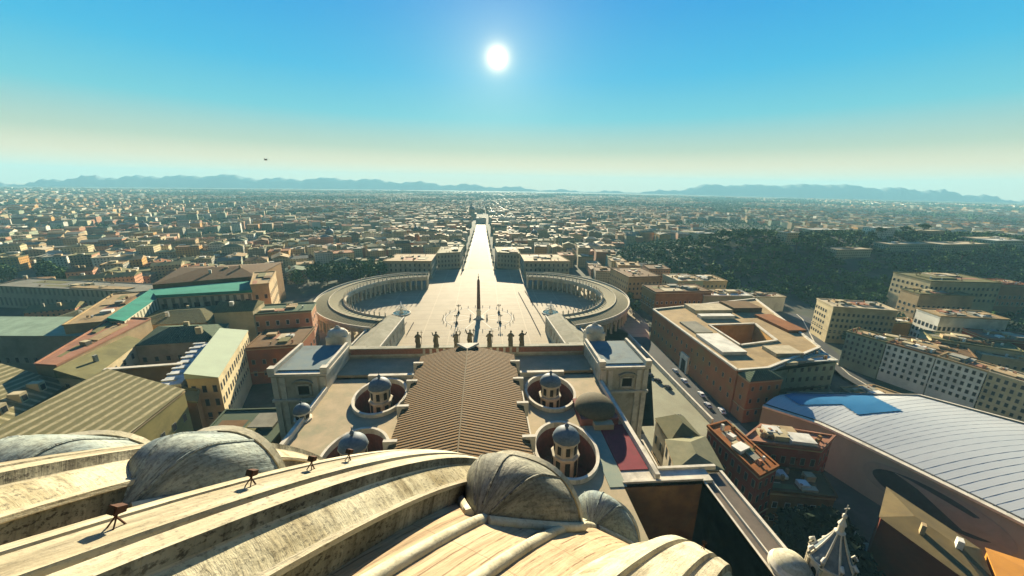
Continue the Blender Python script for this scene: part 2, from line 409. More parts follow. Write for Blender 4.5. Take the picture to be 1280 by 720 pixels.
RIBPROF = [(-1.0,-.4),(-1.0,.36),(-1.05,.38),(-1.05,.46),(-.97,.49),(-.88,.57),(-.78,.65),(-.68,.71),(-.60,.76),(-.585,.79),(-.56,.96),(-.34,1.0),(-.31,.92),(-.25,.92),(-.22,1.02),
           (.22,1.02),(.25,.92),(.31,.92),(.34,1.0),(.56,.96),(.585,.79),(.60,.76),(.68,.71),(.78,.65),(.88,.57),(.97,.49),(1.05,.46),(1.05,.38),(1.0,.36),(1.0,-.4)]
def make_rib(az):
    b = MB(); nb = 60; dd = [0]
    for j in range(1, len(RIBPROF)): dd.append(dd[-1]+math.hypot(RIBPROF[j][0]-RIBPROF[j-1][0], RIBPROF[j][1]-RIBPROF[j-1][1])*1.5)
    rows = []
    for i in range(nb+1):
        bb = R(24+66*i/nb); w = .95+(bb-R(25))/R(65)*.9
        rows.append(([dpt(az, bb, h, u*w) for u, h in RIBPROF], bb*RC))
    for i in range(nb):
        for j in range(len(RIBPROF)-1):
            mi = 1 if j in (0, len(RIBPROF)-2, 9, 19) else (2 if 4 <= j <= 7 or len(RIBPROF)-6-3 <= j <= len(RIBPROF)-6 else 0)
            f = [rows[i][0][j], rows[i][0][j+1], rows[i+1][0][j+1], rows[i+1][0][j]]
            uv = [(rows[i][1], dd[j]), (rows[i][1], dd[j+1]), (rows[i+1][1], dd[j+1]), (rows[i+1][1], dd[j])]
            b.face(f, uv, mi)
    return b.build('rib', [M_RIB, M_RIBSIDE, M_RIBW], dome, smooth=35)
for a_ in (-50, -27.5, -5, TH0, 44, 65, 87.5): make_rib(R(a_))
def make_roll(az):
    b = MB(); pts = [dpt(az, R(25+65*i/50), .02) for i in range(51)]
    b.tube(pts, .125, 8); return b.build('batten', M_ROLL, dome, smooth=60)
for a_ in (-22, -17, -12, -8, -1, 3, 8, 13, 23.2, 27.8, 33.2, 38.5, 48, 53, 58): make_roll(R(a_))
def make_dormer(az, b0, w=1.95, ln=3.3, mat=None, hgt=2.0):
    er = Vector((math.sin(az), math.cos(az), 0)); et = Vector((math.cos(az), -math.sin(az), 0)); up = Vector((0,0,1))
    def surf(r): return ZC+math.sqrt(max(0, RC*RC-(r+CC)**2))
    r0 = -CC+RC*math.sin(b0); zt = surf(r0); b = MB(); rows = []
    ns, na = 16, 22
    for i in range(ns+1):
        s = (i/ns)**1.3; ww = w*(.08+.92*(1-(1-s)**1.9)); r = r0+ln*s
        base = surf(r)-.6; top = surf(r)-.05+hgt*math.sin(min(1, .04+s*1.5)*math.pi*.5)
        rows.append([er*r + et*(ww*math.copysign(abs(math.cos(p))**.86, math.cos(p))) + up*(base+(top-base)*math.sin(p)**.8) for p in [math.pi*j/na for j in range(na+1)]])
    for i in range(ns):
        for j in range(na):
            b.face([rows[i][j], rows[i+1][j], rows[i+1][j+1], rows[i][j+1]], [(j*.25, i*.2), (j*.25, i*.2+.2), (j*.25+.25, i*.2+.2), (j*.25+.25, i*.2)])
    d = b.build('dormer', mat or M_HOOD, dome, smooth=60)
    for j in (7, 11, 15):
        b = MB(); b.tube([rows[i][j] for i in range(2, ns+1)], .035, 5); b.build('lead_roll', mat or M_HOOD, d, smooth=60)
    for j in (0, na):
        b = MB(); b.tube([rows[i][j]+up*.62+et*(.1 if j == 0 else -.1) for i in range(0, ns+1)], .13, 6); b.build('base_flange', M_ROLL, d, smooth=60)
    b = MB(); last = rows[-1]; c = er*(r0+ln) + up*(surf(r0+ln)-.5)
    outer = [c+(p-c)*1.025 for p in last]; inner = [c+(p-c)*.9 for p in last]; e2 = er*.2
    for j in range(na):
        b.face([outer[j], outer[j]+e2, outer[j+1]+e2, outer[j+1]]); b.face([outer[j]+e2, inner[j]+e2, inner[j+1]+e2, outer[j+1]+e2])
        b.face([inner[j], inner[j+1], inner[j+1]+e2, inner[j]+e2]); b.face([outer[j], outer[j+1], inner[j+1], inner[j]])
    b.build('dormer_rim', M_ROLL, d, smooth=40)
    b = MB(); b.face([p-er*.1 for p in inner]); b.build('dormer_opening', M_DARK, d)
    return d
make_dormer(R(27.4), R(36.2), 1.85, 3.2, None, 1.85)
make_dormer(R(33), R(47), 1.6, 2.6, M_HOOD2, 2.1)
make_dormer(R(.2), R(31.5), 1.35, 2.5, M_HOOD2, 1.5)
make_dormer(R(5), R(54), 1.8, 2.2, M_HOOD2)
make_dormer(R(-17), R(33), mat=M_HOOD2)
make_dormer(R(53.5), R(40), mat=M_HOOD2)
# rusty floodlights standing on the ribs
M_RUST = plain('rusty_iron', (.085,.042,.026), (.05,.026,.018), scale=4)
def floodlight(az, bb, label, h=1.02, s=1.0):
    p = dpt(az, bb, h-.02); t = thing('floodlight', label, 'floodlight', p, group='floodlights along the dome rib')
    up = (dpt(az, bb, 3)-dpt(az, bb, 2)).normalized(); fw = (dpt(az, bb-.02)-dpt(az, bb+.02)).normalized(); sd = up.cross(fw)
    b = MB(); b.tube([p-fw*.45*s, p+up*.62*s+fw*.05], .035*s, 6); b.tube([p+fw*.1*s-sd*.18*s, p+up*.55*s], .03*s, 6); b.tube([p+fw*.1*s+sd*.18*s, p+up*.55*s], .03*s, 6)
    b.build('bracket', M_RUST, t, smooth=60)
    b = MB(); c = p+up*.72*s
    prof = [(.10,-.2),(.22,-.16),(.24,-.04),(.26,.14),(.28,.2)]
    ring = [[c+fw*zz*s+(up*.75*math.sin(math.pi/4+2*math.pi*k/4)+sd*math.cos(math.pi/4+2*math.pi*k/4))*rr*s for k in range(4)] for rr, zz in prof]
    for i in range(4):
        for k in range(4): b.face([ring[i][k], ring[i+1][k], ring[i+1][(k+1)%4], ring[i][(k+1)%4]])
    b.face(ring[0]); b.face(ring[-1][::-1])
    b.build('lamp_housing', M_RUST, t)
    b = MB(); b.face([p_+fw*.004+(c-p_)*.12+fw*.02 for p_ in ring[-1]][::-1]); b.build('lamp_glass', M_DARK, t)
    return t
for bb, s, lb in ((27.2, .27, 'rusty brown floodlight nearest the camera on the main dome rib'), (29.3, .27, 'second rusty floodlight along the main dome rib, left of the roof terrace'),
              (30.9, .27, 'third rusty floodlight on the main dome rib, below the small lantern dome'), (32.3, .27, 'rusty floodlight farthest along the main dome rib')):
    floodlight(R(TH0-.4), R(bb), lb, s=s)
floodlight(R(44.3), R(42), 'rusty floodlight on the right dome rib above the dark courtyard', s=.27)
# ------------------------------------------------------------------ the basilica: nave, aisles, facade
M_TILE = ribbed('nave_tiles', (.165,.09,.028), (.08,.045,.014), 1.2, 'u', .5, .2, dirt=(.10,.07,.035))
M_TERR = plain('terrace_paving', (.40,.31,.19), (.30,.25,.15), scale=.18, stain=(.24,.23,.14))
M_TERRG = plain('mossy_terrace', (.22,.23,.15), (.30,.27,.17), scale=.2, stain=(.15,.17,.11))
M_REDROOF = plain('dark_red_roof', (.20,.035,.045), (.15,.03,.035), scale=.3)
M_WELLRED = plain('red_brick_well', (.22,.07,.05), (.14,.05,.035), scale=.5)
M_SHADEROOF = plain('shadow_blue_roof', (.13,.18,.19), (.17,.20,.18), scale=.2, stain=(.10,.12,.12))  # blue of the shadow on the pavilion roofs, put into their colour
M_BROWNWALL = plain('ochre_brown_wall', (.33,.19,.07), (.20,.11,.045), scale=.15, stain=(.10,.055,.03))
M_GREENROOF = plain('dark_green_roof', (.07,.085,.05), (.10,.11,.06), scale=.3)
M_BRICKP = plain('parapet_brick', (.34,.16,.10), (.22,.10,.07), scale=1.2)

def part(b, name, m, parent, **k): return b.build(name, m, parent, **k)
NY0, NY1, EV, RDG, NX = 24, 150, 57.0, 62.0, 19.5
b = MB()
for sx in (-1, 1):
    b.face([(sx*NX, NY0, EV), (sx*NX, NY1, EV), (0, NY1, RDG), (0, NY0, RDG)][::sx],
           [(NY0, 0), (NY1, 0), (NY1, 20), (NY0, 20)][::sx])
    b.face([(sx*NX, NY0, EV), (sx*NX, NY1, EV), (sx*NX, NY1, EV-.4), (sx*NX, NY0, EV-.4)])
nave = part(b, 'nave_roof', M_TILE, basilica)
b = MB(); b.tube([(0, NY0, RDG+.05), (0, NY1, RDG+.05)], .25, 8)
part(b, 'ridge_cap', plain('ridge_tile', (.22,.17,.10), (.12,.09,.05), scale=2), nave)
b = MB(); b.prism([(-NX+1.2,NY0),(NX-1.2,NY0),(NX-1.2,NY1),(-NX+1.2,NY1)], 40, EV-.2)
b.face([(-NX, NY1, EV-.4), (NX, NY1, EV-.4), (0, NY1, RDG-.02)]); part(b, 'nave_wall', M_STONE, basilica)
# white gable crest at the east end of the ridge
b = MB(); b.prism([(-4.6,NY1+.6),(4.6,NY1+.6),(0,NY1-5)], RDG-.6, RDG+.35); part(b, 'ridge_gable', M_STONEL, nave)
for y in (56, 78, 95, 112, 128, 142):
    for sx in (-1, 1):
        b = MB(); b.box(*sorted((sx*(NX-2.2), sx*(NX+1.6))), y-.55, y+.55, EV-4, EV+1.1); part(b, 'roof_buttress', M_STONEL, nave)
# aisle terraces
TZ = 47.5
def light_wells(sx): return [(sx*32.5, 134, 9.0, 12.0), (sx*31.5, 101, 9.0, 12.5)]
def holed_terrace(sx):
    """terrace deck with an oval light well cut through it at each chapel"""
    b = MB(); x0, x1 = sorted((sx*(NX-1.2), sx*54.5)); wells = light_wells(sx)
    cuts = [24] + [c for w in sorted(wells, key=lambda w: w[1]) for c in (w[1]-14, w[1]+14)] + [149]
    for i in range(len(cuts)-1):
        y0, y1 = cuts[i], cuts[i+1]
        w = [w for w in wells if abs((y0+y1)/2-w[1]) < 1]
        if not w:
            xr = 44.5 if (sx > 0 and y1 < 90) else x1
            if y1 > y0: b.face([(x0,y0,TZ),(xr,y0,TZ),(xr,y1,TZ),(x0,y1,TZ)])
            continue
        cx, cy, rx, ry = w[0]; n = 48; cor = []
        for k in range(n):
            a = 2*math.pi*k/n; dx, dy = math.cos(a), math.sin(a)
            t = min(((x1-cx)/dx if dx > 1e-9 else 1e9), ((x0-cx)/dx if dx < -1e-9 else 1e9), ((y1-cy)/dy if dy > 1e-9 else 1e9), ((y0-cy)/dy if dy < -1e-9 else 1e9))
            cor.append(((cx+rx*dx, cy+ry*dy, TZ), (cx+t*dx, cy+t*dy, TZ)))
        for k in range(n):
            (a, A), (c, D) = cor[k], cor[(k+1) % n]; f = [a, A, D, c]
            if abs(A[0]-D[0]) > 1e-6 and abs(A[1]-D[1]) > 1e-6:
                q = min([(x, y) for x in (x0, x1) for y in (y0, y1)], key=lambda q: math.hypot(q[0]-(A[0]+D[0])/2, q[1]-(A[1]+D[1])/2))
                f = [a, A, (q[0], q[1], TZ), D, c]
            b.face(f)
    return part(b, 'terrace', M_TERR, basilica)
def oval(cx, cy, rx, ry, n=48): return [(cx+rx*math.cos(2*math.pi*k/n), cy+ry*math.sin(2*math.pi*k/n)) for k in range(n)]
for sx in (-1, 1):
    tr = holed_terrace(sx)
    for cx, cy, rx, ry in light_wells(sx):
        b = MB(); n = 48; zt = TZ+1.5
        O, I, I2 = oval(cx, cy, rx+.9, ry+.9), oval(cx, cy, rx, ry), oval(cx, cy, rx-.4, ry-.4)
        for k in range(n):
            l = (k+1) % n
            b.face([(*O[k], TZ-.3), (*O[l], TZ-.3), (*O[l], zt), (*O[k], zt)]); b.face([(*O[k], zt), (*O[l], zt), (*I[l], zt), (*I[k], zt)])
            b.face([(*I[l], TZ-.5), (*I[k], TZ-.5), (*I[k], zt), (*I[l], zt)])
        w = part(b, 'well_kerb', M_STONEL, basilica, smooth=40)
        b = MB()
        for k in range(n):
            l = (k+1) % n; b.face([(*I[l], 36), (*I[k], 36), (*I[k], TZ-.5), (*I[l], TZ-.5)])
        b.face([(*p, 36) for p in I]); part(b, 'well_shaft', M_WELLRED, w, smooth=40)
        b = MB(); b.lathe((cx, cy, 0), [(4.1,36),(4.1,46.6),(4.5,46.8),(4.5,47.4),(3.7,47.5),(3.7,51.6),(4.25,51.8),(4.25,52.4)], 8, rot=math.pi/8); part(b, 'chapel_lantern', M_STONE, w)
        b = MB(); prof = [(4.15*math.cos(t), 52.4+3.5*math.sin(t)) for t in [R(90*i/9) for i in range(10)]]
        prof[-1] = (.45, 55.85); b.lathe((cx, cy, 0), prof+[(.45,56.4),(.7,56.5),(.5,57.1),(.14,57.4),(.12,58.6)], 16); part(b, 'lantern_dome', M_LEADBLUE, w, smooth=50)
        for k in range(8):
            a = math.pi*k/4; c, s_ = math.cos(a), math.sin(a); rr = 3.47
            b = MB(); b.box(-.75, .75, -.05, .09, 40.5, 46.0); b.box(-.62, .62, -.05, .09+.0, 48.2, 51.0)
            mm = Matrix.Rotation(a-math.pi/2, 4, 'Z')
            for i_, p in enumerate(b.v):
                q = mm @ Vector((p.x, p.y, 0)); off = 3.83 if p.z < 47 else 3.45
                b.v[i_] = Vector((q.x+cx+c*off, q.y+cy+s_*off, p.z))
            part(b, 'lantern_window', M_DARK, w)
    # edge parapet of the terrace, pale stone
    b = MB(); b.bar((sx*54.8, 88 if sx > 0 else 30, TZ), (sx*54.8, 140, TZ), 1.3, 1.9); part(b, 'terrace_parapet', M_STONEL, basilica)
    b = MB(); b.bar((sx*(NX+2.1), 30, TZ), (sx*(NX+2.1), 140, TZ), .5, 1.1); part(b, 'terrace_parapet', M_STONEL, basilica)
    b = MB(); b.prism([(sx*54.5,91.6),(sx*56.5,91.6),(sx*56.5,165),(sx*54.5,165)], 0, TZ-.02); part(b, 'aisle_wall', M_STONE, basilica)
    # raised crosswall and vestibule roof behind the facade
    b = MB(); b.box(*sorted((sx*22, sx*41)), 147.5, 149.2, TZ, TZ+2.2); part(b, 'cross_parapet', M_STONEL, basilica)
b = MB(); b.prism([(-54.4,150.2),(54.4,150.2),(54.4,166),(-54.4,166)], TZ+.1, TZ+1.2); part(b, 'vestibule_roof', M_TERR, basilica)
# the facade's attic seen from behind: parapet with brick band, cornice beyond it
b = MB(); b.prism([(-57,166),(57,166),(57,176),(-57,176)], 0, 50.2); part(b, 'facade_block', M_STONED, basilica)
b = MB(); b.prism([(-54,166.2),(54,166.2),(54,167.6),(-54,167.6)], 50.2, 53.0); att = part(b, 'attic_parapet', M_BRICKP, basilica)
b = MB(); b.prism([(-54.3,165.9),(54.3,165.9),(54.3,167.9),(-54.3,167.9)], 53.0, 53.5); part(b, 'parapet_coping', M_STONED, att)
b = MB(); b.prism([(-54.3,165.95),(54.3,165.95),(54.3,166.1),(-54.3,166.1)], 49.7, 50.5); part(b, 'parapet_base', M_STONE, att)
for i in range(-7, 8):
    b = MB(); x = i*3.1+.8; b.box(x-.55, x+.55, 165.98, 166.35, 50.52, 52.98); part(b, 'parapet_pier', M_STONEL, att)
# statues standing along the parapet, seen from behind
M_STATUE = plain('dark_statue_stone', (.16,.14,.09), (.11,.10,.065), scale=.8)
def statue_mesh(kind_):
    b = MB(); rnd = random.Random(kind_)
    b.box(-.95, .95, -.8, .8, 0, .9)
    prof = [(.95,.9),(1.0,1.3),(.9,2.4),(.82,3.4),(.86,4.0),(.95,4.6),(.88,5.0),(.45,5.25),(.28,5.4),(.3,5.55)]
    b.lathe((0,0,0), prof, 12, sq=(1.0,.72))
    b.lathe((.05,0,5.45), [(.2,0),(.36,.2),(.42,.45),(.36,.72),(.15,.88)], 10)
    for sg in (-1, 1):
        up_ = (kind_+sg) % 3 == 0
        e = (sg*1.35, .25, 3.9 if not up_ else 4.6); h = (sg*(1.0 if not up_ else 1.9), .7, 3.5 if not up_ else 5.6)
        b.tube([(sg*.75, 0, 4.75), e, h], [.3,.26,.17], 8)
    if kind_ % 2 == 0: b.tube([(1.25, .6, .9), (1.35, .6, 6.6)], .09, 6); b.tube([(.75,.6,5.9),(1.95,.6,5.9)], .09, 6)
    b.tube([(-.5,-.3,4.8),(-.8,-.6,2.5),(-.5,-.5,1)], [.3,.4,.45], 8)
    return b
FC = [(-23.5,0,'leftmost of the seven against the sunlit square'), (-15.3,1,'second from the left against the sunlit square'), (-6.0,2,'holding a cross, left of the tall obelisk'),
      (0.3,4,'central and taller, right below the obelisk'), (9.4,6,'holding a cross, right of the obelisk'), (19.3,3,'slender, second from the right end'), (24.6,5,'broad, rightmost of the row before the square')]
for x, k_, lb in FC:
    o = statue_mesh(k_).build('statue', M_STATUE, smooth=50, origin=(0,0,0)); o.location = (x, 167, 53.5); o.rotation_euler = (0,0,random.uniform(-.3,.3))
    o.scale = (1.12, 1.12, 1.2+(.12 if x == .3 else 0)); tag(o, 'dark stone statue on the parapet, '+lb, 'statue', 'statues along the facade parapet')
# corner pavilions with a pedimented window facing the dome
def pavilion(sx):
    x0, x1 = sorted((sx*54.5, sx*75)); y0, y1 = 140.5, 166
    b = MB(); b.prism([(x0,y0),(x1,y0),(x1,y1),(x0,y1)], 0, 54.2); p = part(b, 'corner_pavilion', M_STONE, basilica)
    b = MB(); b.prism([(x0-.5,y0-.6),(x1+.5,y0-.6),(x1+.5,y1),(x0-.5,y1)], 54.2, 55.2, bottom=True); part(b, 'cornice', M_STONEL, p)
    b = MB(); b.prism([(x0+1.6,y0+2),(x1-1.6,y0+2),(x1-1.6,y1-.5),(x0+1.6,y1-.5)], 55.2, 55.7); part(b, 'pavilion_roof', M_SHADEROOF, p)
    for xx in (x0+.5, x1-.5):
        b = MB(); b.bar((xx, y0, 55.2), (xx, y1, 55.2), 1.1, 1.7); part(b, 'balustrade', M_STONEL, p)
        b = MB(); b.prism([(xx-1.3,y0-.4),(xx+1.3,y0-.4),(xx+1.3,y0+2.2),(xx-1.3,y0+2.2)], 55.2, 57.6); part(b, 'corner_block', M_STONEL, p)
    cx = (x0+x1)/2+(1.2 if sx > 0 else 1.5)
    b = MB(); b.box(cx-2.1, cx+2.1, y0-.25, y0+.1, 46.2, 50.0); part(b, 'window', M_DARK, p)
    b = MB()
    for a_, c_, d_, e_ in ((cx-2.9,cx-2.1,45.8,50.6),(cx+2.1,cx+2.9,45.8,50.6),(cx-2.9,cx+2.9,50.0,50.7),(cx-2.9,cx+2.9,45.5,46.2)): b.box(a_, c_, y0-.5, y0+.05, d_, e_)
    part(b, 'window_frame', M_STONEL, p, weld=False)
    b = MB(); n = 12
    for k in range(n):
        a0, a1 = math.pi*(.18+.64*k/n), math.pi*(.18+.64*(k+1)/n)
        b.bar((cx+4.6*math.cos(a0), y0-.6, 49.6+2.7*math.sin(a0)), (cx+4.6*math.cos(a1), y0-.6, 49.6+2.7*math.sin(a1)), 1.1, .45)
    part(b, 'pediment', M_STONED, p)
    for xx in (x0+1.3, x1-1.3, x0+4.2, x1-4.2):
        b = MB(); b.box(xx-1.0, xx+1.0, y0-.45, y0+.05, 20, 53.8); part(b, 'pilaster', M_STONEL, p)
    b = MB(); b.prism([(x0-.3,y0-1.0),(x1+.3,y0-1.0),(x1+.3,y0+.1),(x0-.3,y0+.1)], 43.4, 44.4, bottom=True); part(b, 'string_course', M_STONEL, p)
    b = MB(); c = (sx*60.5, 171, 0)   # clock tower stump behind the pavilion
    b.prism([(c[0]-4.5,c[1]-3),(c[0]+4.5,c[1]-3),(c[0]+4.5,c[1]+3),(c[0]-4.5,c[1]+3)], 50.2, 58.5)
    b.lathe((c[0], c[1], 58.5), [(4.6,0),(4.6,.7),(4.2,1.8),(3.2,2.7),(1.6,3.2),(.8,4.2),(.3,4.6)], 16, sq=(1,.7)); part(b, 'clock_block', M_STONEL, p)
    b = MB(); b.prism([(c[0]-13,167.5),(c[0]+13,167.5),(c[0]+13,170),(c[0]-13,170)], 50.3, 53.3); part(b, 'attic_end', M_STONED, p)
for sx in (-1, 1): pavilion(sx)
# small lead-roofed lantern domes on the terrace edges
def small_lantern(x, y, z, r, label):
    t = thing('lantern_dome', label, 'small dome', (x, y, z), group='small lantern domes on the terrace')
    b = MB(); b.lathe((x, y, z), [(r*1.15,0),(r*1.15,.5),(r*.85,.6),(r*.85,2.6),(r*1.1,2.8),(r*1.1,3.3)], 8); part(b, 'drum', M_STONEL, t)
    b = MB(); b.lathe((x, y, z+3.3), [(r*1.05*math.cos(q), r*1.0*math.sin(q)) for q in [R(88*i/8) for i in range(9)]]+[(.2,r+.2),(.35,r+.5),(.1,r+.9),(.08,r+1.8)], 16); part(b, 'cap', M_LEADBLUE, t, smooth=50)
    for k in range(8):
        a = math.pi*(k+.5)/4; b = MB(); c, s_ = math.cos(a), math.sin(a); q = r*.86*math.cos(math.pi/8)+.04
        p = [(x+c*q-s_*w_, y+s_*q+c*w_, z+zz) for w_, zz in ((-.28*r,.9),(.28*r,.9),(.28*r,2.3),(-.28*r,2.3))]
        b.face(p); part(b, 'opening', M_DARK, t)
small_lantern(-55.5, 122, TZ, 2.6, 'small grey lantern dome at the outer edge of the left roof terrace')
# dark hut and red roof strip on the right terrace
t = thing('roof_hut', 'dark domed lead hut on the right terrace beside the red roof', 'roof hut', (46,119,TZ))
b = MB(); b.prism([(39.5,113),(52.5,113),(52.5,126),(39.5,126)], TZ, TZ+2.6); part(b, 'hut_wall', plain('hut_brick', (.24,.09,.07), (.15,.06,.05)), t)
b = MB(); b.lathe((46,119.5,TZ+2.6), [(8.6*math.cos(q), 4.6*math.sin(q)) for q in [R(88*i/8) for i in range(9)]], 24, sq=(.82,.88)); part(b, 'hut_roof', plain('hut_lead', (.07,.06,.035), (.10,.085,.05), scale=.7), t, smooth=40)
b = MB(); b.prism([(43.5,110.2),(50,110.2),(50,113.6),(43.5,113.6)], TZ, TZ+2.2); part(b, 'hut_porch', M_TERR, t)
b = MB(); b.face([(45.6,92,TZ+.25),(53.9,92,TZ+.25),(53.9,112.9,TZ+.25),(45.6,112.9,TZ+.25)]); b.prism([(45.6,92),(53.9,92),(53.9,112.9),(45.6,112.9)], TZ+.02, TZ+.25, top=False)
tag(part(b, 'red_roof_strip', M_REDROOF, None), 'dark red flat roof strip along the right parapet', 'roof strip')
b = MB(); b.prism([(40.5,86),(45.3,86),(45.3,112.8),(40.5,112.8)], TZ+.02, TZ+.2); part(b, 'walkway', plain('green_grey_lead', (.19,.23,.18), (.24,.26,.19), scale=.3), basilica)
# sunken roof court right of the terrace, with its brown inner walls and roofed corridors
b = MB(); P = [(44.5,30),(67.5,30),(67.5,87),(44.5,87)]
for k in range(4):
    p, q = P[k], P[(k+1) % 4]; b.face([(*q,20),(*p,20),(*p,TZ),(*q,TZ)])
b.face([(*p,20.05) for p in P]); part(b, 'court_wall', M_BROWNWALL, basilica)
b = MB(); b.prism([(44.5,87),(70.5,87),(70.5,91.5),(44.5,91.5)], TZ-1.2, TZ+.02, side=True); part(b, 'court_cornice', M_STONEL, basilica)
b = MB(); b.bar((56.5,91.9,TZ-.5), (74,91.9,TZ-.5), .9, 1.2); b.bar((44.6,87.3,TZ), (67.6,87.3,TZ), .5, .6); part(b, 'court_parapet', M_STONEL, basilica, weld=False)
M_CORR = plain('corridor_roof', (.15,.12,.09), (.10,.085,.07), scale=.3)
b = MB(); b.prism([(67.5,30),(75.5,30),(75.5,91),(67.5,91)], 0, TZ-1.3); part(b, 'corridor_wall', M_STONE, basilica)
b = MB(); b.face([(68.3,30,TZ-1.0),(74.8,30,TZ-1.0),(74.8,90.6,TZ-1.0),(68.3,90.6,TZ-1.0)]); part(b, 'corridor_roof', M_CORR, basilica)
for xx, w_ in ((67.9,.8),(70.4,.35),(75.2,.8)):
    b = MB(); b.bar((xx,30,TZ-1.3), (xx,90.8,TZ-1.3), w_, 1.0); part(b, 'corridor_parapet', M_STONEL, basilica)
# ribbed cupola of the corner chapel
t = thing('chapel_cupola', 'pale ribbed chapel cupola with volutes, lead panels and a cross at the lower right', 'cupola', (80,62,20))
cx, cy, cz = 79.2, 60.0, 50.0
b = MB(); b.lathe((cx,cy,0), [(5.4,20),(5.4,44),(6.1,44.3),(6.1,45),(4.7,45.2),(4.7,50.4),(5.3,50.6),(5.5,51.2),(4.9,51.4)], 8, rot=math.pi/8); part(b, 'drum', M_STONEL, t)
q_ = at(975,706,49); b = MB(); b.lathe((q_[0],q_[1],0), [(4.6,38),(4.6,47.2),(5.3,47.6),(5.3,48.4),(4.9,48.6),(4.5,49.3),(4.4,49.4)], 28, cap=False); part(b, 'apse_wall', M_STONEL, t, smooth=35)
b = MB(); b.lathe((q_[0],q_[1],0), [(4.4,49.35),(3.4,50.2),(1.8,50.8),(.02,51)], 28, cap=False); part(b, 'apse_roof', M_ROLL, t, smooth=50)
prof = [(4.9,51.3),(4.3,52.0),(3.5,53.2),(2.7,54.6),(1.9,56.2),(1.25,57.6),(1.0,58.4)]
b = MB(); b.lathe((cx,cy,0), prof, 24, cap=False); part(b, 'cap', M_LEADBLUE, t, smooth=50)
for k in range(8):
    a = math.pi*(k+.5)/4; c, s_ = math.cos(a), math.sin(a)
    b = MB(); b.tube([(cx+c*(r_+.08), cy+s_*(r_+.08), z_) for r_, z_ in prof], [.34,.32,.3,.27,.24,.2,.16], 6); part(b, 'rib', M_STONEL, t, smooth=60)
    b = MB(); b.tube([(cx+c*5.2, cy+s_*5.2, 51.3), (cx+c*5.3, cy+s_*5.3, 52.6), (cx+c*4.7, cy+s_*4.7, 53.3), (cx+c*4.2, cy+s_*4.2, 52.8)], [.5,.55,.42,.25], 6); part(b, 'volute', M_STONEL, t, smooth=60)
    a = math.pi*k/4; c, s_ = math.cos(a), math.sin(a); q = 4.7*math.cos(math.pi/8)+.05
    b = MB(); p = [(cx+c*q-s_*.8*math.cos(u)*1.0, cy+s_*q+c*.8*math.cos(u), 48.4+.9*math.sin(u)) for u in [math.pi*j/8 for j in range(9)]]
    b.face(p+[(cx+c*q+s_*.8, cy+s_*q-c*.8, 45.6), (cx+c*q-s_*-.8*-1, cy+s_*q+c*.8, 45.6)]); part(b, 'arch_opening', M_DARK, t)
    b = MB(); cc_ = (cx+math.cos(a+math.pi/8)*5.0, cy+math.sin(a+math.pi/8)*5.0, 0); b.lathe(cc_, [(.5,45.1),(.42,45.6),(.38,50.0),(.52,50.5)], 8); part(b, 'column', M_STONE, t, smooth=50)
b = MB(); b.lathe((cx,cy,0), [(1.1,58.3),(1.3,58.6),(.8,58.9),(.7,60.2),(1.0,60.5),(.6,61.2),(.3,61.9),(.55,62.4),(.5,62.9),(.1,63.2)], 10); b.box(cx-.1,cx+.1,cy-.1,cy+.1,63.1,65.3); b.box(cx-.75,cx+.75,cy-.1,cy+.1,64.3,64.52,bottom=True)
part(b, 'finial_cross', M_STONEL, t, weld=False); t.scale = (.76, .76, 1)
# ------------------------------------------------------------------ the square, the avenue
def paving(name, c1, c2, lines=True, scale=.05):
    m, nt, bs = _new(name); uv, u, v = uvxy(nt)
    n1 = noise(nt, uv, scale, 6, .7); n2 = noise(nt, uv, 1.2, 4, .6)
    c = mixc(nt, ramp01(nt, n1, .4, .65), c1, c2); c = mixc(nt, mth(nt, 'MULTIPLY', ramp01(nt, n2, .5, .8), .35), c, tuple(x*.6 for x in c2))
    if lines:
        wob = mth(nt, 'MULTIPLY', noise(nt, uv, .02, 2), 1.5)
        f = mth(nt, 'FRACT', mth(nt, 'DIVIDE', mth(nt, 'ADD', v, wob), 14.0))
        c = mixc(nt, mth(nt, 'MULTIPLY', mth(nt, 'LESS_THAN', f, .09), .6), c, tuple(x*.62 for x in c1))
        f = mth(nt, 'FRACT', mth(nt, 'DIVIDE', mth(nt, 'ADD', u, wob), 23.0)); c = mixc(nt, mth(nt, 'MULTIPLY', mth(nt, 'LESS_THAN', f, .045), .4), c, tuple(min(.8, x*1.4) for x in c1))
    L(nt, c, bs.inputs['Base Color']); bs.inputs['Roughness'].default_value = .8; return m
M_PIAZZA = paving('cobbles', (.33,.27,.175), (.27,.22,.14))
M_ROAD = paving('asphalt', (.07,.072,.07), (.05,.052,.052), False)
M_COURT = paving('courtyard_gravel', (.27,.27,.18), (.22,.21,.14), False)
def sheet(name, poly, z, m, k='structure'):
    b = MB(); b.face([(p[0], p[1], z) for p in ccw(poly)]); return kind(b.build(name, m), k)
sheet('piazza', [(-100,176.2),(100,176.2),(165,330),(170,400),(150,480),(95,545),(60,575),(-60,575),(-95,545),(-150,480),(-170,400),(-165,330)], .03, M_PIAZZA)
sheet('avenue', [(-23,575),(23,575),(14,1290),(-14,1290)], .03, paving('avenue_setts', (.17,.145,.10), (.13,.11,.075)))
for sx in (-1, 1):
    b = MB(); b.prism([(sx*23.2,578),(sx*17.6,578),(sx*10.2,1285),(sx*14.2,1285)], .035, .17); kind(b.build('pavement', M_PIAZZA), 'structure')
M_RINGD = plain('dark_basalt', (.12,.11,.09), (.17,.15,.12), scale=.5)
M_TRAV = plain('travertine_strip', (.60,.55,.44), (.5,.46,.36), scale=.4)
OB = (2.0, 354.0)
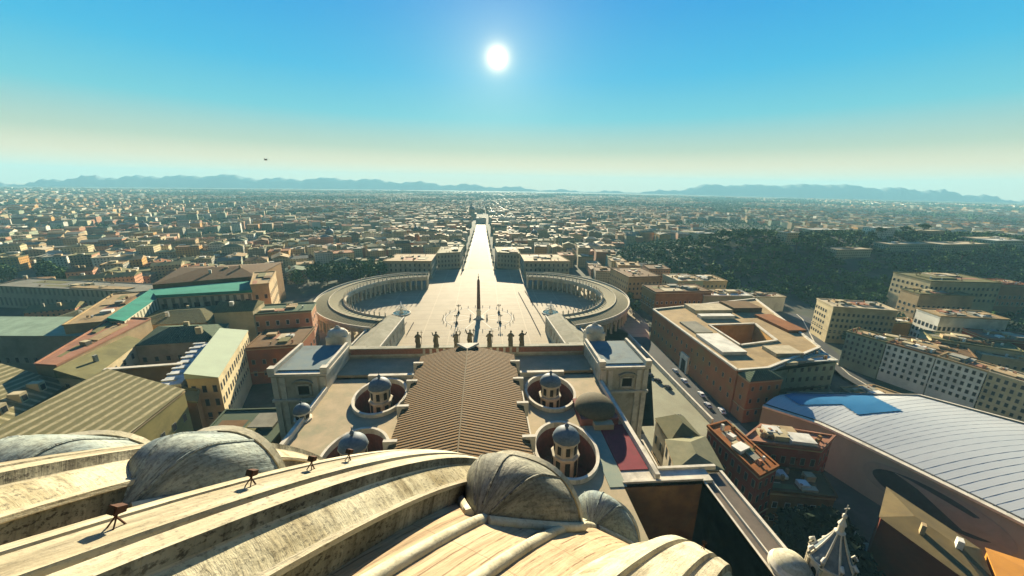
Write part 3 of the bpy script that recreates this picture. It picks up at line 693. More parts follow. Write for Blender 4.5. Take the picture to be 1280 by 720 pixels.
def ring(rx, ry, w, z, m, n=72):
    b = MB()
    for k in range(n):
        a, c = 2*math.pi*k/n, 2*math.pi*(k+1)/n
        b.face([(OB[0]+(rx-w)*math.cos(a), OB[1]+(ry-w)*math.sin(a), z), (OB[0]+rx*math.cos(a), OB[1]+ry*math.sin(a), z), (OB[0]+rx*math.cos(c), OB[1]+ry*math.sin(c), z), (OB[0]+(rx-w)*math.cos(c), OB[1]+(ry-w)*math.sin(c), z)])
    return kind(b.build('paving_ring', m), 'structure')
ring(33, 33, .8, .036, M_RINGD); ring(33.9, 33.9, .7, .036, M_TRAV)
b = MB()
for k in range(8):
    a = math.pi*k/4+math.pi/8; d = Vector((math.cos(a), math.sin(a), 0)); s_ = Vector((-d.y, d.x, 0))*.45; o_ = Vector((*OB, .034))
    b.face([o_+d*9-s_, o_+d*32-s_, o_+d*32+s_, o_+d*9+s_])
kind(b.build('paving_spokes', M_TRAV), 'structure')
M_GRANITE = plain('red_granite', (.16,.085,.055), (.11,.06,.04), scale=.5)
M_IRON = plain('dark_iron', (.03,.03,.028), (.05,.045,.04), scale=2)
M_BRONZE = plain('bronze', (.12,.09,.05), (.09,.07,.045), scale=2, rough=.5)
t = thing('obelisk', 'tall dark red granite obelisk on a pedestal in the middle of the square', 'obelisk', (*OB, 0))
b = MB()
for i, h in enumerate((5.6, 4.8, 4.0)): b.box(OB[0]-h, OB[0]+h, OB[1]-h, OB[1]+h, .04+i*.35, .04+(i+1)*.35)
part(b, 'steps', M_STONEL, t, weld=False)
b = MB(); b.lathe((*OB, 1.09), [(3.6,0),(3.6,.8),(2.9,1.2),(2.9,5.6),(3.5,6.2),(3.5,6.9),(2.6,7.2),(2.6,8.6)], 4, rot=math.pi/4); part(b, 'pedestal', M_STONEL, t)
b = MB(); b.lathe((*OB, 9.6), [(2.6,0),(1.8,28.0),(.12,31.0)], 4, rot=math.pi/4); part(b, 'shaft', M_GRANITE, t)
b = MB(); b.lathe((*OB, 40.5), [(.3,0),(.7,.6),(.8,1.2),(.3,2.0)], 8); b.box(OB[0]-.14,OB[0]+.14,OB[1]-.14,OB[1]+.14,42.4,45.4); b.box(OB[0]-.9,OB[0]+.9,OB[1]-.14,OB[1]+.14,44.1,44.4,bottom=True); part(b, 'cross', M_BRONZE, t, weld=False)
# candelabra round the obelisk
def lamp(x, y, label):
    t = thing('lamp_post', label, 'lamp post', (x, y, 0), group='lamp posts round the obelisk')
    b = MB(); b.lathe((x, y, 0), [(1.5,.04),(1.5,.5),(1.1,.7),(.9,2.0),(.6,2.4),(.3,3.0),(.22,7.5)], 8); part(b, 'base', M_IRON, t)
    b = MB()
    for k in range(4):
        a = math.pi*k/2; b.tube([(x,y,6.5),(x+.9*math.cos(a),y+.9*math.sin(a),6.9),(x+1.5*math.cos(a),y+1.5*math.sin(a),7.6)], .12, 5)
    part(b, 'arm', M_IRON, t, weld=False)
    for k in range(4):
        a = math.pi*k/2; b = MB(); b.lathe((x+1.5*math.cos(a), y+1.5*math.sin(a), 7.6), [(.2,0),(.5,.3),(.5,.9),(.2,1.4)], 8); part(b, 'globe', M_DARK, t)
    b = MB(); b.lathe((x, y, 7.5), [(.25,0),(.6,.4),(.6,1.2),(.2,1.8)], 8); part(b, 'globe', M_DARK, t)
for sx, sy, lb in ((-1,1,'dark iron lamp post behind and left of the obelisk'),(1,1,'dark iron lamp post behind and right of the obelisk'),(-1,-1,'dark iron lamp post nearer the church, left of the obelisk'),(1,-1,'dark iron lamp post nearer the church, right of the obelisk')):
    lamp(OB[0]+sx*20.5, OB[1]+(14 if sy > 0 else -17), lb)
def barrier(x, y, rz, label):
    t = thing('barrier', label, 'barrier', (x, y, 0), rz, 'barriers beside the obelisk')
    b = MB(); b.box(-2.6, 2.6, -.5, .5, 1.0, 2.2, bottom=True); o = b.build('panel', M_IRON); o.parent = t
    for q in (-2.3, 2.3):
        b = MB(); b.box(q-.15, q+.15, -.7, .7, .04, 1.0); o = b.build('foot', M_IRON); o.parent = t
barrier(OB[0]-8.2, OB[1]+3, math.pi/2, 'dark barrier left of the obelisk, its far half'); barrier(OB[0]-8.2, OB[1]-4, math.pi/2, 'dark barrier left of the obelisk, its near half')
barrier(OB[0]+8.2, OB[1]+3, math.pi/2, 'dark barrier right of the obelisk, its far half'); barrier(OB[0]+8.2, OB[1]-4, math.pi/2, 'dark barrier right of the obelisk, its near half')
# posts along the dark paving ring
proto = None
for k in range(28):
    a = 2*math.pi*(k+.5)/28
    if proto is None:
        b = MB(); b.lathe((0,0,0), [(.42,.04),(.42,.25),(.28,.35),(.24,1.3),(.36,1.45),(.2,1.75)], 8); proto = b.build('bollard', M_STONED, origin=(0,0,0)); o = proto
    else:
        o = proto.copy(); C.objects.link(o)
    o.location = (OB[0]+35*math.cos(a), OB[1]+35*math.sin(a), 0)
    tag(o, 'short stone bollard in the ring round the obelisk', 'bollard', 'bollards round the obelisk')
# fountains
M_WATER = plain('white_water', (.75,.80,.82), (.6,.68,.72), scale=1.5, rough=.3)
M_POOL = plain('pool_water', (.06,.12,.13), (.08,.14,.15), scale=.5, rough=.1)
def fountain(x, y, label):
    t = thing('fountain', label, 'fountain', (x, y, 0))
    b = MB(); b.lathe((x,y,0), [(9.2,.04),(9.2,.9),(8.7,1.1),(8.3,1.1),(8.3,.5)], 16, cap=False); part(b, 'basin', M_STONEL, t)
    b = MB(); b.lathe((x,y,0), [(8.3,.62),(.02,.62)], 16, cap=False); part(b, 'pool', M_POOL, t)
    b = MB(); b.lathe((x,y,0), [(2.3,.6),(2.0,1.6),(1.1,2.2),(1.0,4.0),(2.2,4.6),(4.4,5.6),(4.6,6.0),(4.2,6.0),(1.2,5.4),(.7,5.8),(.6,7.4),(1.5,8.0),(2.2,8.6),(1.0,8.5)], 16); part(b, 'bowl', M_STONE, t, smooth=40)
    b = MB(); b.lathe((x,y,0), [(.5,8.4),(.75,10),(.5,12.2),(.1,13.0)], 8); part(b, 'jet', M_WATER, t, smooth=60)
    b = MB(); n = 24
    for k in range(n):
        a = 2*math.pi*k/n; c, s_ = math.cos(a), math.sin(a); b.tube([(x+c*1.6,y+s_*1.6,8.7),(x+c*2.5,y+s_*2.5,8.2),(x+c*3.2,y+s_*3.2,6.4),(x+c*3.4,y+s_*3.4,6.0)], .13, 4); b.tube([(x+c*4.3,y+s_*4.3,6.05),(x+c*5.0,y+s_*5.0,5.0),(x+c*5.3,y+s_*5.3,.7)], .1, 4)
    part(b, 'falling_water', M_WATER, t, weld=False)
fountain(-76, 369, 'stone fountain with a white jet on the left side of the square'); fountain(76, 366, 'stone fountain with a white jet on the right side of the square')
# colonnades
M_COLROOF = ribbed('colonnade_roof', (.20,.18,.09), (.13,.115,.06), 2.4, 'u', .5, .15)
M_COL = plain('column_travertine', (.52,.47,.36), (.42,.38,.28), scale=.4)
CXR, CYR = 58.0, 385.0
colm = None
def colonnade(sx, label):
    global colm
    t = thing('colonnade', label, 'colonnade', (sx*150, CYR, 0))
    a0, a1 = R(-76), R(87)
    def P(r, a, z): return (sx*(CXR+r*math.cos(a)), CYR+r*math.sin(a), z)
    def arcband(b, r0, z0, r1, z1, n=64, flip=False):
        for k in range(n):
            p, q = a0+(a1-a0)*k/n, a0+(a1-a0)*(k+1)/n
            f = [P(r0,p,z0), P(r1,p,z1), P(r1,q,z1), P(r0,q,z0)]; uv = [(p*87,0),(p*87,math.hypot(r1-r0,z1-z0)),(q*87,math.hypot(r1-r0,z1-z0)),(q*87,0)]
            b.face(f if (sx > 0) != flip else f[::-1], uv if (sx > 0) != flip else uv[::-1])
    def endcap(b, pts):
        for a in (a0, a1): b.face([P(r, a, z) for r, z in pts])
    b = MB(); arcband(b, 73.6, 12, 73.6, 14.6); arcband(b, 73.2, 14.6, 73.2, 15.5); arcband(b, 73.2, 15.5, 75.2, 15.5); arcband(b, 99.2, 15.5, 101.2, 15.5); arcband(b, 100.8, 12, 100.8, 14.6); arcband(b, 101.2, 14.6, 101.2, 15.5); arcband(b, 73.6, 12, 100.8, 12); arcband(b, 73.2,14.6,73.6,14.6); arcband(b, 100.8,14.6,101.2,14.6)
    endcap(b, [(73.6,12),(100.8,12),(100.8,15.4),(73.6,15.4)]); part(b, 'entablature', M_STONE, t)
    b = MB(); arcband(b, 75.2, 15.45, 87.2, 17.6); arcband(b, 87.2, 17.6, 99.2, 15.45); endcap(b, [(75.2,15.45),(99.2,15.45),(87.2,17.6)]); part(b, 'roof', M_COLROOF, t)
    for r in (74.1, 100.3):
        b = MB(); arcband(b, r-.35, 15.5, r-.35, 17.0); arcband(b, r+.35, 15.5, r+.35, 17.0); arcband(b, r-.35, 17.0, r+.35, 17.0); part(b, 'balustrade', M_STONEL, t)
    b = MB(); arcband(b, 86.9, 17.55, 86.9, 18.1); arcband(b, 86.9, 18.1, 87.5, 18.1); arcband(b, 87.5, 17.55, 87.5, 18.1); part(b, 'ridge', M_STONE, t)
    if colm is None:
        b = MB(); b.lathe((0,0,0), [(1.25,.03),(1.25,.5),(1.0,.7),(.98,3),(.82,10.9),(.95,11.1),(1.2,11.4),(1.2,12.0)], 12); colm = b.build('column', M_COL, t, smooth=40, origin=(0,0,0)); first = colm
    else: first = None
    nl = 34; spots = []
    for r in (76, 83.2, 91.4, 98.6):
        for k in range(nl): spots.append(P(r, a0+R(1)+(a1-a0-R(2))*k/(nl-1), 0))
    near = spots[:68]+spots[102:134]; rest = spots[68:102]+spots[134:]
    for i, p in enumerate(near):
        loc = (p[0]-sx*150, p[1]-CYR, 0)
        if first: first.location = loc; first = None; continue
        sharecopy(colm, 'column', t, loc)
    b = MB()
    for p in rest: b.lathe(p, [(1.2,.03),(1.0,.7),(.82,11),(1.2,12.0)], 8, cap=False)
    kind(part(b, 'column', M_COL, t, smooth=40, weld=False), 'stuff')
    return t
cl = colonnade(-1, 'curved colonnade sweeping round the left side of the square'); cr = colonnade(1, 'curved colonnade sweeping round the right side of the square')
sm = None
for sx, root in ((-1, cl), (1, cr)):
    for k in range(40):
        a = R(-75)+R(161)*k/39; x, y = sx*(CXR+74.1*math.cos(a)), CYR+74.1*math.sin(a)
        loc = (x-sx*150, y-CYR, 17.0)
        if sm is None:
            b = MB(); b.box(-.5,.5,-.5,.5,0,.5); b.lathe((0,0,.5), [(.5,0),(.55,.6),(.45,1.6),(.5,2.2),(.2,2.5),(.24,2.8),(.1,3.1)], 6); b.tube([(.4,0,2.4),(.85,.1,1.9),(.7,.3,2.7)], .14, 4); sm = b.build('roof_statue', M_STONEL, root, origin=(0,0,0), weld=False); sm.location = loc
        else: sharecopy(sm, 'roof_statue', root, loc, rz=random.uniform(0,6))
# straight arms joining the colonnades to the church
M_WIN = plain('window_glass', (.025,.028,.03), (.04,.042,.045), rough=.25)
for sx, lb in ((-1,'long straight covered corridor joining the left colonnade to the church'), (1,'long straight covered corridor joining the right colonnade to the church')):
    t = thing('corridor', lb, 'corridor', (sx*80, 250, 0))
    poly = [(sx*62,316),(sx*84,316),(sx*92,178),(sx*72,178)]
    b = MB(); b.prism(poly, 0, 14, top=False); part(b, 'wall', M_STONE, t)
    A, B2, C2, D = poly; m1, m2 = ((A[0]+B2[0])/2, 316), ((C2[0]+D[0])/2, 178)
    b = MB(); b.face([(*A,14),(*m1,17.5),(*m2,17.5),(*D,14)][::-sx]); b.face([(*B2,14),(*C2,14),(*m2,17.5),(*m1,17.5)][::-sx]); b.face([(*A,14),(*B2,14),(*m1,17.5)]); b.face([(*D,14),(*m2,17.5),(*C2,14)]); part(b, 'roof', plain('arm_roof', (.24,.22,.15), (.18,.17,.11), scale=.15, stain=(.30,.28,.2)), t)
    for p, q in ((A, D), (B2, C2)):
        b = MB(); b.bar((*p,14), (*q,14), 1.0, 1.4); part(b, 'balustrade', M_STONEL, t)
    n = 16; wm = None
    for k in range(n):
        f = (k+.5)/n; x, y = A[0]+(D[0]-A[0])*f, A[1]+(D[1]-A[1])*f
        if wm is None:
            b = MB(); b.box(-.1,.1,-1.4,1.4,5,10.5,bottom=True); wm = b.build('window', M_WIN, t, origin=(0,0,0)); wm.location = (x-sx*80, y-250, 0)
        else: sharecopy(wm, 'window', t, (x-sx*80, y-250, 0))
# bright pylons with lamps along the avenue
pm = None
for sx in (-1, 1):
    for k in range(9):
        y = 572+k*62; x = sx*(24.5-(y-575)*.0126)
        lb = 'white stone lamp pylon %s on the %s kerb of the avenue' % (('nearest the square','second from the square','third from the square','fourth from the square','fifth from the square','sixth from the square','seventh from the square','eighth from the square','farthest from the square')[k], 'left' if sx < 0 else 'right')
        if pm is None:
            pm = thing('lamp_pylon', lb, 'lamp post', (x, y, 0), group='lamp pylons along the avenue')
            b = MB(); b.box(-1.9,1.9,-1.9,1.9,.03,2.4); b.build('base', M_STONEL).parent = pm
            b = MB(); b.lathe((0,0,2.4), [(1.5,0),(.9,7.0),(.1,7.8)], 4, rot=math.pi/4); b.build('shaft', M_STONEL).parent = pm
            b = MB(); b.lathe((0,0,10.1), [(.3,0),(.5,.4),(.5,1.0),(.15,1.5)], 8); b.build('lantern', M_IRON).parent = pm
        else: dup(pm, (x, y, 0), 0, lb)

def railing(pts, label):
    t = thing('crowd_railing', label, 'railing', (*pts[0], 0), group='railings on the square')
    b = MB()
    for p, q in zip(pts[:-1], pts[1:]):
        for z in (.55, 1.15): b.tube([(*p, z), (*q, z)], .12, 4)
    part(b, 'rail', M_IRON, t, weld=False)
    b = MB()
    for p, q in zip(pts[:-1], pts[1:]):
        n = int(math.dist(p, q)/3)
        for k in range(n): f = k/n; b.box(p[0]+(q[0]-p[0])*f-.14, p[0]+(q[0]-p[0])*f+.14, p[1]+(q[1]-p[1])*f-.14, p[1]+(q[1]-p[1])*f+.14, .04, 1.3)
    part(b, 'post_row', M_IRON, t, weld=False)
for px, lb in (([(648,366),(662,392),(676,420)], 'inner dark railing running toward the church on the right of the square'), ([(656,364),(674,392),(690,420)], 'outer dark railing running toward the church on the right of the square'),
               ([(517,404),(508,420)], 'inner short dark railing at the near left of the square'), ([(508,404),(498,420)], 'outer short dark railing at the near left of the square')):
    railing([at(x, y, 0) for x, y in px], lb)
# ------------------------------------------------------------------ houses: general builder
WALLS = {'cream': (.50,.43,.29), 'ochre': (.47,.29,.13), 'salmon': (.42,.24,.16), 'grey': (.30,.29,.24), 'tan': (.40,.31,.20), 'white': (.70,.68,.60), 'brown': (.27,.17,.09), 'pale green': (.33,.36,.27), 'red': (.27,.075,.045), 'orange': (.40,.17,.06)}
ROOFS = {'terracotta': (.22,.10,.05), 'brown': (.14,.09,.05), 'pale': (.46,.40,.29), 'grey': (.22,.21,.17), 'olive': (.16,.15,.08), 'green': (.08,.11,.07), 'copper': (.06,.26,.19), 'mint': (.34,.42,.31), 'pink': (.30,.17,.12), 'white': (.66,.64,.56), 'tan': (.34,.26,.16)}
def _sat(c, k=1.3):
    g = sum(c)/3; return tuple(max(.004, g+(x-g)*k) for x in c)
WALLS = {k: _sat(c) for k, c in WALLS.items()}; ROOFS = {k: _sat(c, 1.35) for k, c in ROOFS.items()}
def wmat(c, win=False):
    if win: return facade('facade '+c, WALLS[c])
    return plain('plaster '+c, WALLS[c], tuple(x*.78 for x in WALLS[c]), scale=.12, stain=tuple(x*.55 for x in WALLS[c]))
def rmat(c, tiles=False):
    k = ROOFS[c]
    if tiles: return ribbed('tiles '+c, k, tuple(x*.62 for x in k), 1.3, 'u', .5, .12)
    return plain('roof '+c, k, tuple(x*.74 for x in k), scale=.15, stain=tuple(x*.6 for x in k))
def grow(poly, d):
    cx = sum(p[0] for p in poly)/len(poly); cy = sum(p[1] for p in poly)/len(poly); out = []
    n = len(poly)
    for k in range(n):
        a, b, c = Vector(poly[k-1]), Vector(poly[k]), Vector(poly[(k+1) % n])
        n1 = Vector(((b-a).y, -(b-a).x)).normalized(); n2 = Vector(((c-b).y, -(c-b).x)).normalized()
        m = (n1+n2); m = m.normalized() if m.length > 1e-6 else n1
        out.append(tuple(b + m*(d/max(.4, m.dot(n1)))))
    return out
WINMESH = {}
def window_obj(parent, loc, rz, w, h, frame):
    key = (round(w, 1), round(h, 1), frame)
    if key not in WINMESH:
        b = MB(); b.box(-w/2-.18, w/2+.18, -.07, .02, -.2, h+.2, mi=1, bottom=True); b.box(-w/2, w/2, -.10, -.06, 0, h, mi=0, bottom=True)
        o = b.build('window', [M_WIN, frame], None, weld=False); o.parent = parent; WINMESH[key] = o.data
    else:
        o = bpy.data.objects.new('window', WINMESH[key]); C.objects.link(o); o.parent = parent
    o.location = loc; o.rotation_euler = (0, 0, rz); return o
def bldg(name, label, cat, poly, z0, z1, wall, roof, kind_='flat', rise=3.0, win=None, group=None, clutter=2, textured=False, over=.5, ridge_edge=None, tiles=None, seed=0, maxwin=90, allsides=False):
    """one building: wall, roof (flat with kerb, gable, hip or shed), single windows as parts, things built on the roof"""
    poly = ccw([tuple(p) for p in poly]); n = len(poly); rnd = random.Random(hash((label, seed)) & 0xffff if False else sum(map(ord, label))+seed)
    cx = sum(p[0] for p in poly)/n; cy = sum(p[1] for p in poly)/n
    t = thing(name, label, cat, (cx, cy, z0), group=group)
    wm_ = wall if not isinstance(wall, str) else wmat(wall, textured)
    tiles = (kind_ in ('gable', 'hip')) if tiles is None else tiles
    rm_ = roof if not isinstance(roof, str) else rmat(roof, tiles)
    b = MB(); b.prism(poly, z0, z1, top=False); part(b, 'wall', wm_, t)
    g = grow(poly, over); b = MB()
    if kind_ == 'flat' or n != 4:
        b.prism(g, z1, z1+.35, bottom=True); i_ = grow(poly, -.25)
        for k in range(n):
            l = (k+1) % n; A, B_, D, E_ = g[k], g[l], i_[l], i_[k]
            b.face([(*A,z1+.35),(*B_,z1+.35),(*B_,z1+1.0),(*A,z1+1.0)]); b.face([(*E_,z1+1.0),(*D,z1+1.0),(*D,z1+.36),(*E_,z1+.36)][::-1]); b.face([(*A,z1+1.0),(*B_,z1+1.0),(*D,z1+1.0),(*E_,z1+1.0)])
        rf = part(b, 'roof', rm_, t, weld=False)
    else:
        e = [math.dist(g[k], g[(k+1) % 4]) for k in range(4)]
        k0 = ridge_edge if ridge_edge is not None else (0 if e[0]+e[2] >= e[1]+e[3] else 1)   # long side k0: ridge runs along it
        A, B_, D, E_ = [g[(k0+i) % 4] for i in range(4)]
        mid = lambda p, q, f=.5: (p[0]+(q[0]-p[0])*f, p[1]+(q[1]-p[1])*f)
        M1, M2 = mid(A, E_), mid(B_, D); zr = z1+rise; q = .32 if kind_ == 'hip' else 0
        if kind_ == 'shed':
            b.face([(*A,z1),(*B_,z1),(*D,zr),(*E_,zr)]); b.face([(*E_,zr),(*D,zr),(*D,z1),(*E_,z1)]); b.face([(*B_,z1),(*D,z1),(*D,zr)]); b.face([(*A,z1),(*E_,zr),(*E_,z1)])
        else:
            r1, r2 = mid(M1, M2, q), mid(M2, M1, q)
            b.face([(*A,z1),(*B_,z1),(*r2,zr),(*r1,zr)]); b.face([(*D,z1),(*E_,z1),(*r1,zr),(*r2,zr)])
            b.face([(*B_,z1),(*D,z1),(*r2,zr)]); b.face([(*E_,z1),(*A,z1),(*r1,zr)])
        b.face([(*p, z1-.02) for p in reversed(g)])
        rf = part(b, 'roof', rm_, t, weld=False)
    for c in range(clutter):
        f, h = rnd.uniform(.2,.8), rnd.uniform(.25,.75)
        p = Vector(poly[0])*(1-f)*(1-h)+Vector(poly[1])*f*(1-h)+Vector(poly[2])*f*h+Vector(poly[3 % n])*(1-f)*h
        s = rnd.uniform(.5, 1.1) if kind_ != 'flat' else rnd.uniform(1.2, 3.2); hh = rnd.uniform(1.2, 2.6)+(rise*.8 if kind_ != 'flat' else 0)
        d = (Vector(poly[1])-Vector(poly[0])).normalized(); q = Vector((-d.y, d.x)); s2 = s*rnd.uniform(.8, 1.8)
        b = MB(); b.prism([tuple(p-d*s2-q*s), tuple(p+d*s2-q*s), tuple(p+d*s2+q*s), tuple(p-d*s2+q*s)], z1+.3, z1+.3+hh)
        part(b, 'chimney' if kind_ != 'flat' else 'stair_hut', wmat(rnd.choice(('cream','tan','white','grey'))), rf)
    if kind_ == 'flat' and not textured and n == 4 and z1-z0 > 8:
        for c in range(4):   # terraces, skylights and patches of other covering on the flat roof
            f0, h0 = rnd.uniform(.06,.6), rnd.uniform(.06,.6); f1, h1 = min(.94, f0+rnd.uniform(.15,.4)), min(.94, h0+rnd.uniform(.15,.4))
            def bl(f, h): return (poly[0][0]*(1-f)*(1-h)+poly[1][0]*f*(1-h)+poly[2][0]*f*h+poly[3][0]*(1-f)*h, poly[0][1]*(1-f)*(1-h)+poly[1][1]*f*(1-h)+poly[2][1]*f*h+poly[3][1]*(1-f)*h)
            b = MB(); b.prism([bl(f0,h0), bl(f1,h0), bl(f1,h1), bl(f0,h1)], z1+.3, z1+.4+.06*c+(rnd.uniform(.2,1.3) if c > 1 else 0)); part(b, 'roof_patch', rmat(rnd.choice(('tan','grey','brown','pink','olive','pale'))), rf)
        for c in range(clutter*2):
            x_, y_ = bl(rnd.uniform(.08,.92), rnd.uniform(.08,.92)); s_ = rnd.uniform(.25,.6); b = MB(); b.box(x_-s_, x_+s_, y_-s_, y_+s_, z1+.3, z1+rnd.uniform(1.6,3.2)); part(b, 'chimney', wmat(rnd.choice(('brown','tan','white','salmon'))), rf)
    if win:
        for zz in (z1-1.15, z0+(z1-z0)*.32):
            b = MB(); b.prism(grow(poly, .28), zz, zz+.5, top=True, bottom=True); part(b, 'cornice' if zz > z1-2 else 'string_course', wmat('cream') if wall in ('red','orange','salmon','brown') else wmat('tan') if not isinstance(wall, str) else wmat(wall), t)
        du, rows, zs, dv, w, h = win; cnt = 0
        fr = wmat('white') if wall in ('red', 'orange', 'salmon', 'brown') else wmat('grey')
        for k in range(n):
            a, c = Vector(poly[k]), Vector(poly[(k+1) % n]); d = c-a; ln = d.length; d.normalize(); nn = Vector((d.y, -d.x)); m = (a+c)/2
            if not allsides and nn.dot(Vector((CAM.x, CAM.y))-m) < 0: continue
            cols = int(ln/du)
            for i in range(cols):
                for j in range(rows):
                    if cnt >= maxwin: break
                    p = a+d*((i+.5)*ln/cols); window_obj(t, (p.x-cx, p.y-cy, zs+j*dv-z0), math.atan2(d.y, d.x), w, h, fr); cnt += 1
    return t
def PX(z, *pts): return [at(x, y, z) for x, y in pts]
def quad3(a, b, c):      # three pixels' plan points -> parallelogram
    return [a, b, c, (a[0]+c[0]-b[0], a[1]+c[1]-b[1])]

# ------------------------------------------------------------------ buildings left of the basilica
M_STRIPE = ribbed('chapel_tiles', (.12,.11,.045), (.36,.31,.17), 3.6, 'u', .66, .12, dirt=(.16,.14,.07))
M_OLIVEW = plain('olive_plaster', (.30,.25,.09), (.22,.19,.07), scale=.1, stain=(.14,.12,.05))
t = bldg('long_chapel', 'tall chapel with a striped olive tile roof and mustard walls, left foreground', 'chapel', [(-160,118),(-122,118),(-126,163),(-164,172)], 0, 36.5, M_OLIVEW, M_STRIPE, 'shed', 6.5, ridge_edge=1, win=(6,2,14,9,1.8,3.2), clutter=0)
t = bldg('palace', 'striped tiled palace with three dormers at the left edge of the picture', 'palace', [(-262,120),(-186,134),(-199,196),(-262,205)], 0, 25, 'tan', 'olive', 'flat', clutter=0, win=(7,1,18.5,9,2.4,3.4))
b = MB(); P0, P1, P2, P3 = (-262,128),(-191,140),(-203,193),(-262,203)
pr = grow([(-262,128),(-194,140),(-206,190),(-262,203)], 0)
b.face([(*P1,26.1),(*P2,26.1),(-211,189,31.5),(-202,145,31.5)]); b.face([(-202,145,31.5),(-211,189,31.5),(-240,196,36.5),(-236,150,36.5)]); b.face([(-236,150,36.5),(-240,196,36.5),(-262,203,31),(-262,150,31)])
b.face([(*P2,26.1),(-262,203,26.1),(-262,203,31),(-240,196,36.5),(-211,189,31.5)]); b.face([(*P1,26.1),(-202,145,31.5),(-236,150,36.5),(-262,150,31),(-262,140,26.1)])
part(b, 'attic_roof', M_STRIPE, t)
for k in range(4):
    f = .2+.2*k; x, y = -196+(-207+196)*f, 143+(190-143)*f
    b = MB(); b.prism([(x-3.2,y-2.0),(x+1.6,y-1.6),(x+1.2,y+1.6),(x-3.6,y+1.2)], 27.5, 32.6); d = part(b, 'dormer', wmat('cream'), t)
    b = MB(); b.prism([(x+1.55,y-.9),(x+1.75,y-.9),(x+1.6,y+1.0),(x+1.4,y+1.0)], 28.7, 31.4); part(b, 'dormer_window', M_WIN, d)
bldg('library_wing', 'long palace wing with a flat pale green copper roof at the left edge', 'palace', [(-345,252),(-252,248),(-250,276),(-345,280)], 0, 29, 'grey', 'mint', 'shed', 2.5, ridge_edge=0, win=(5.5,1,10,8,2,3.5), clutter=0)
bldg('palace_wing', 'palace wing with a flat brownish pink roof, left of the striped chapel', 'palace', [(-217,192),(-205,190),(-216,258),(-242,262)], 0, 36, 'tan', 'pink', 'flat', clutter=1, over=.3)
bldg('palace_wing', 'narrow wing with a brown tiled roof and a sunlit cream wall of five windows', 'palace', [(-204,188),(-187,185),(-203,234),(-221,238)], 0, 31, 'cream', 'olive', 'shed', 4.5, ridge_edge=1, win=(8,2,17,7.5,2.2,3.2), clutter=1)
# loggia court with the copper green roofs
M_LOG = facade('loggia', (.50,.47,.34), (.15,.15,.11), 5.2, 13, (.28,.72), (.2,.85))
cop = plain('copper_green', (.015,.17,.115), (.025,.21,.15), scale=.1, stain=(.015,.12,.09))
bldg('loggia_wing', 'loggia wing with a bright copper green roof, running away from the viewer', 'palace', [(-234,250),(-225,250),(-246,302),(-263,318)], 0, 38, M_LOG, cop, 'shed', 2.5, ridge_edge=1, clutter=0)
bldg('loggia_wing', 'long arcaded loggia wing under a bright copper green roof, facing the viewer', 'palace', [(-246,302),(-184,316),(-202,360),(-271,327)], 0, 38, M_LOG, cop, 'shed', 2.2, ridge_edge=2, clutter=0, win=(6.4,2,14,11,3.6,7.5))
bldg('palace_tower', 'tan palace block with pale corner edges at the right end of the loggia', 'palace', [(-184,316),(-172,320),(-190,366),(-206,360)], 0, 44, 'tan', 'tan', 'flat', clutter=0, win=(6,3,14,9,2,3.5))
bldg('palace_block', 'dark roofed palace block behind the copper green loggia', 'palace', [(-272,331),(-206,362),(-215,425),(-300,400)], 0, 41, 'brown', 'brown', 'hip', 5, clutter=4)
bldg('palace_wing', 'wing with a pale flat roof and white edges left of the copper green loggia', 'palace', [(-243,256),(-276,330),(-296,322),(-262,250)], 0, 35, 'tan', 'tan', 'flat', clutter=2)
bldg('palace_block', 'low dark olive roofed palace block in front of the loggia', 'palace', [(-236,262),(-188,268),(-190,312),(-242,296)], 0, 30, 'tan', 'olive', 'hip', 4, clutter=2, win=(6,2,10,8,2,3))
bldg('palace_block', 'dark green hipped roof block with small windows above the black courtyard', 'palace', [(-200,226),(-158,232),(-170,262),(-212,258)], 0, 31, 'grey', 'green', 'hip', 5, clutter=2, win=(5.5,2,12,8,2,3))
bldg('palace_block', 'small olive roofed block with a pale gable beside the salmon palace', 'palace', [(-184,270),(-160,274),(-164,296),(-188,292)], 0, 36, 'cream', 'olive', 'gable', 5, clutter=1)
bldg('palace_block', 'block with a sloping pale mint green roof and a sunlit striped wall', 'palace', [(-138,180),(-124,181),(-146,243),(-160,240)], 0, 33, 'cream', plain('mint_roof', (.36,.42,.29), (.32,.37,.26), scale=.1), 'shed', 3.0, ridge_edge=1, win=(4.2,3,10,7.5,1.8,3.6), clutter=0)
b = MB()
for k in range(9):
    f = k/9; x, y = -146-20*f*1.1, 184+58*f
    b.bar((x-6,y-1,30.4), (x,y,30.4), 1.6, .5)
b.prism([(-150,178),(-141,180),(-163,243),(-172,240)], 0, 30.3); tag(part(b, 'glass_roof_wing', plain('white_slats', (.60,.60,.55), (.3,.32,.3), scale=.3), None, weld=False), 'narrow wing with a stepped white slatted roof beside the mint green roof', 'palace')
bldg('palace', 'salmon and brown palace with a dark green roof, left behind the pavilion', 'palace', [(-163,276),(-124,284),(-129,304),(-178,297)], 0, 32, 'salmon', 'green', 'flat', clutter=2, win=(6.5,3,7,8,2,3.4))
bldg('palace', 'rust red walled lower palace beside the left corner pavilion', 'palace', [(-142,232),(-112,236),(-116,268),(-146,262)], 0, 25, plain('rust_wall', (.30,.10,.035), (.2,.07,.03), scale=.1, stain=(.12,.05,.03)), 'brown', 'flat', clutter=2, win=(6,2,6,8,1.8,3))
bldg('chapel_wing', 'long dark green roofed wing with a pale coping, below the mint green roof', 'chapel', [(-104,128),(-77,126),(-77,160),(-108,160)], 0, 27, 'brown', plain('bottle_green_roof', (.05,.075,.045), (.07,.09,.055), scale=.1), 'flat', clutter=0)
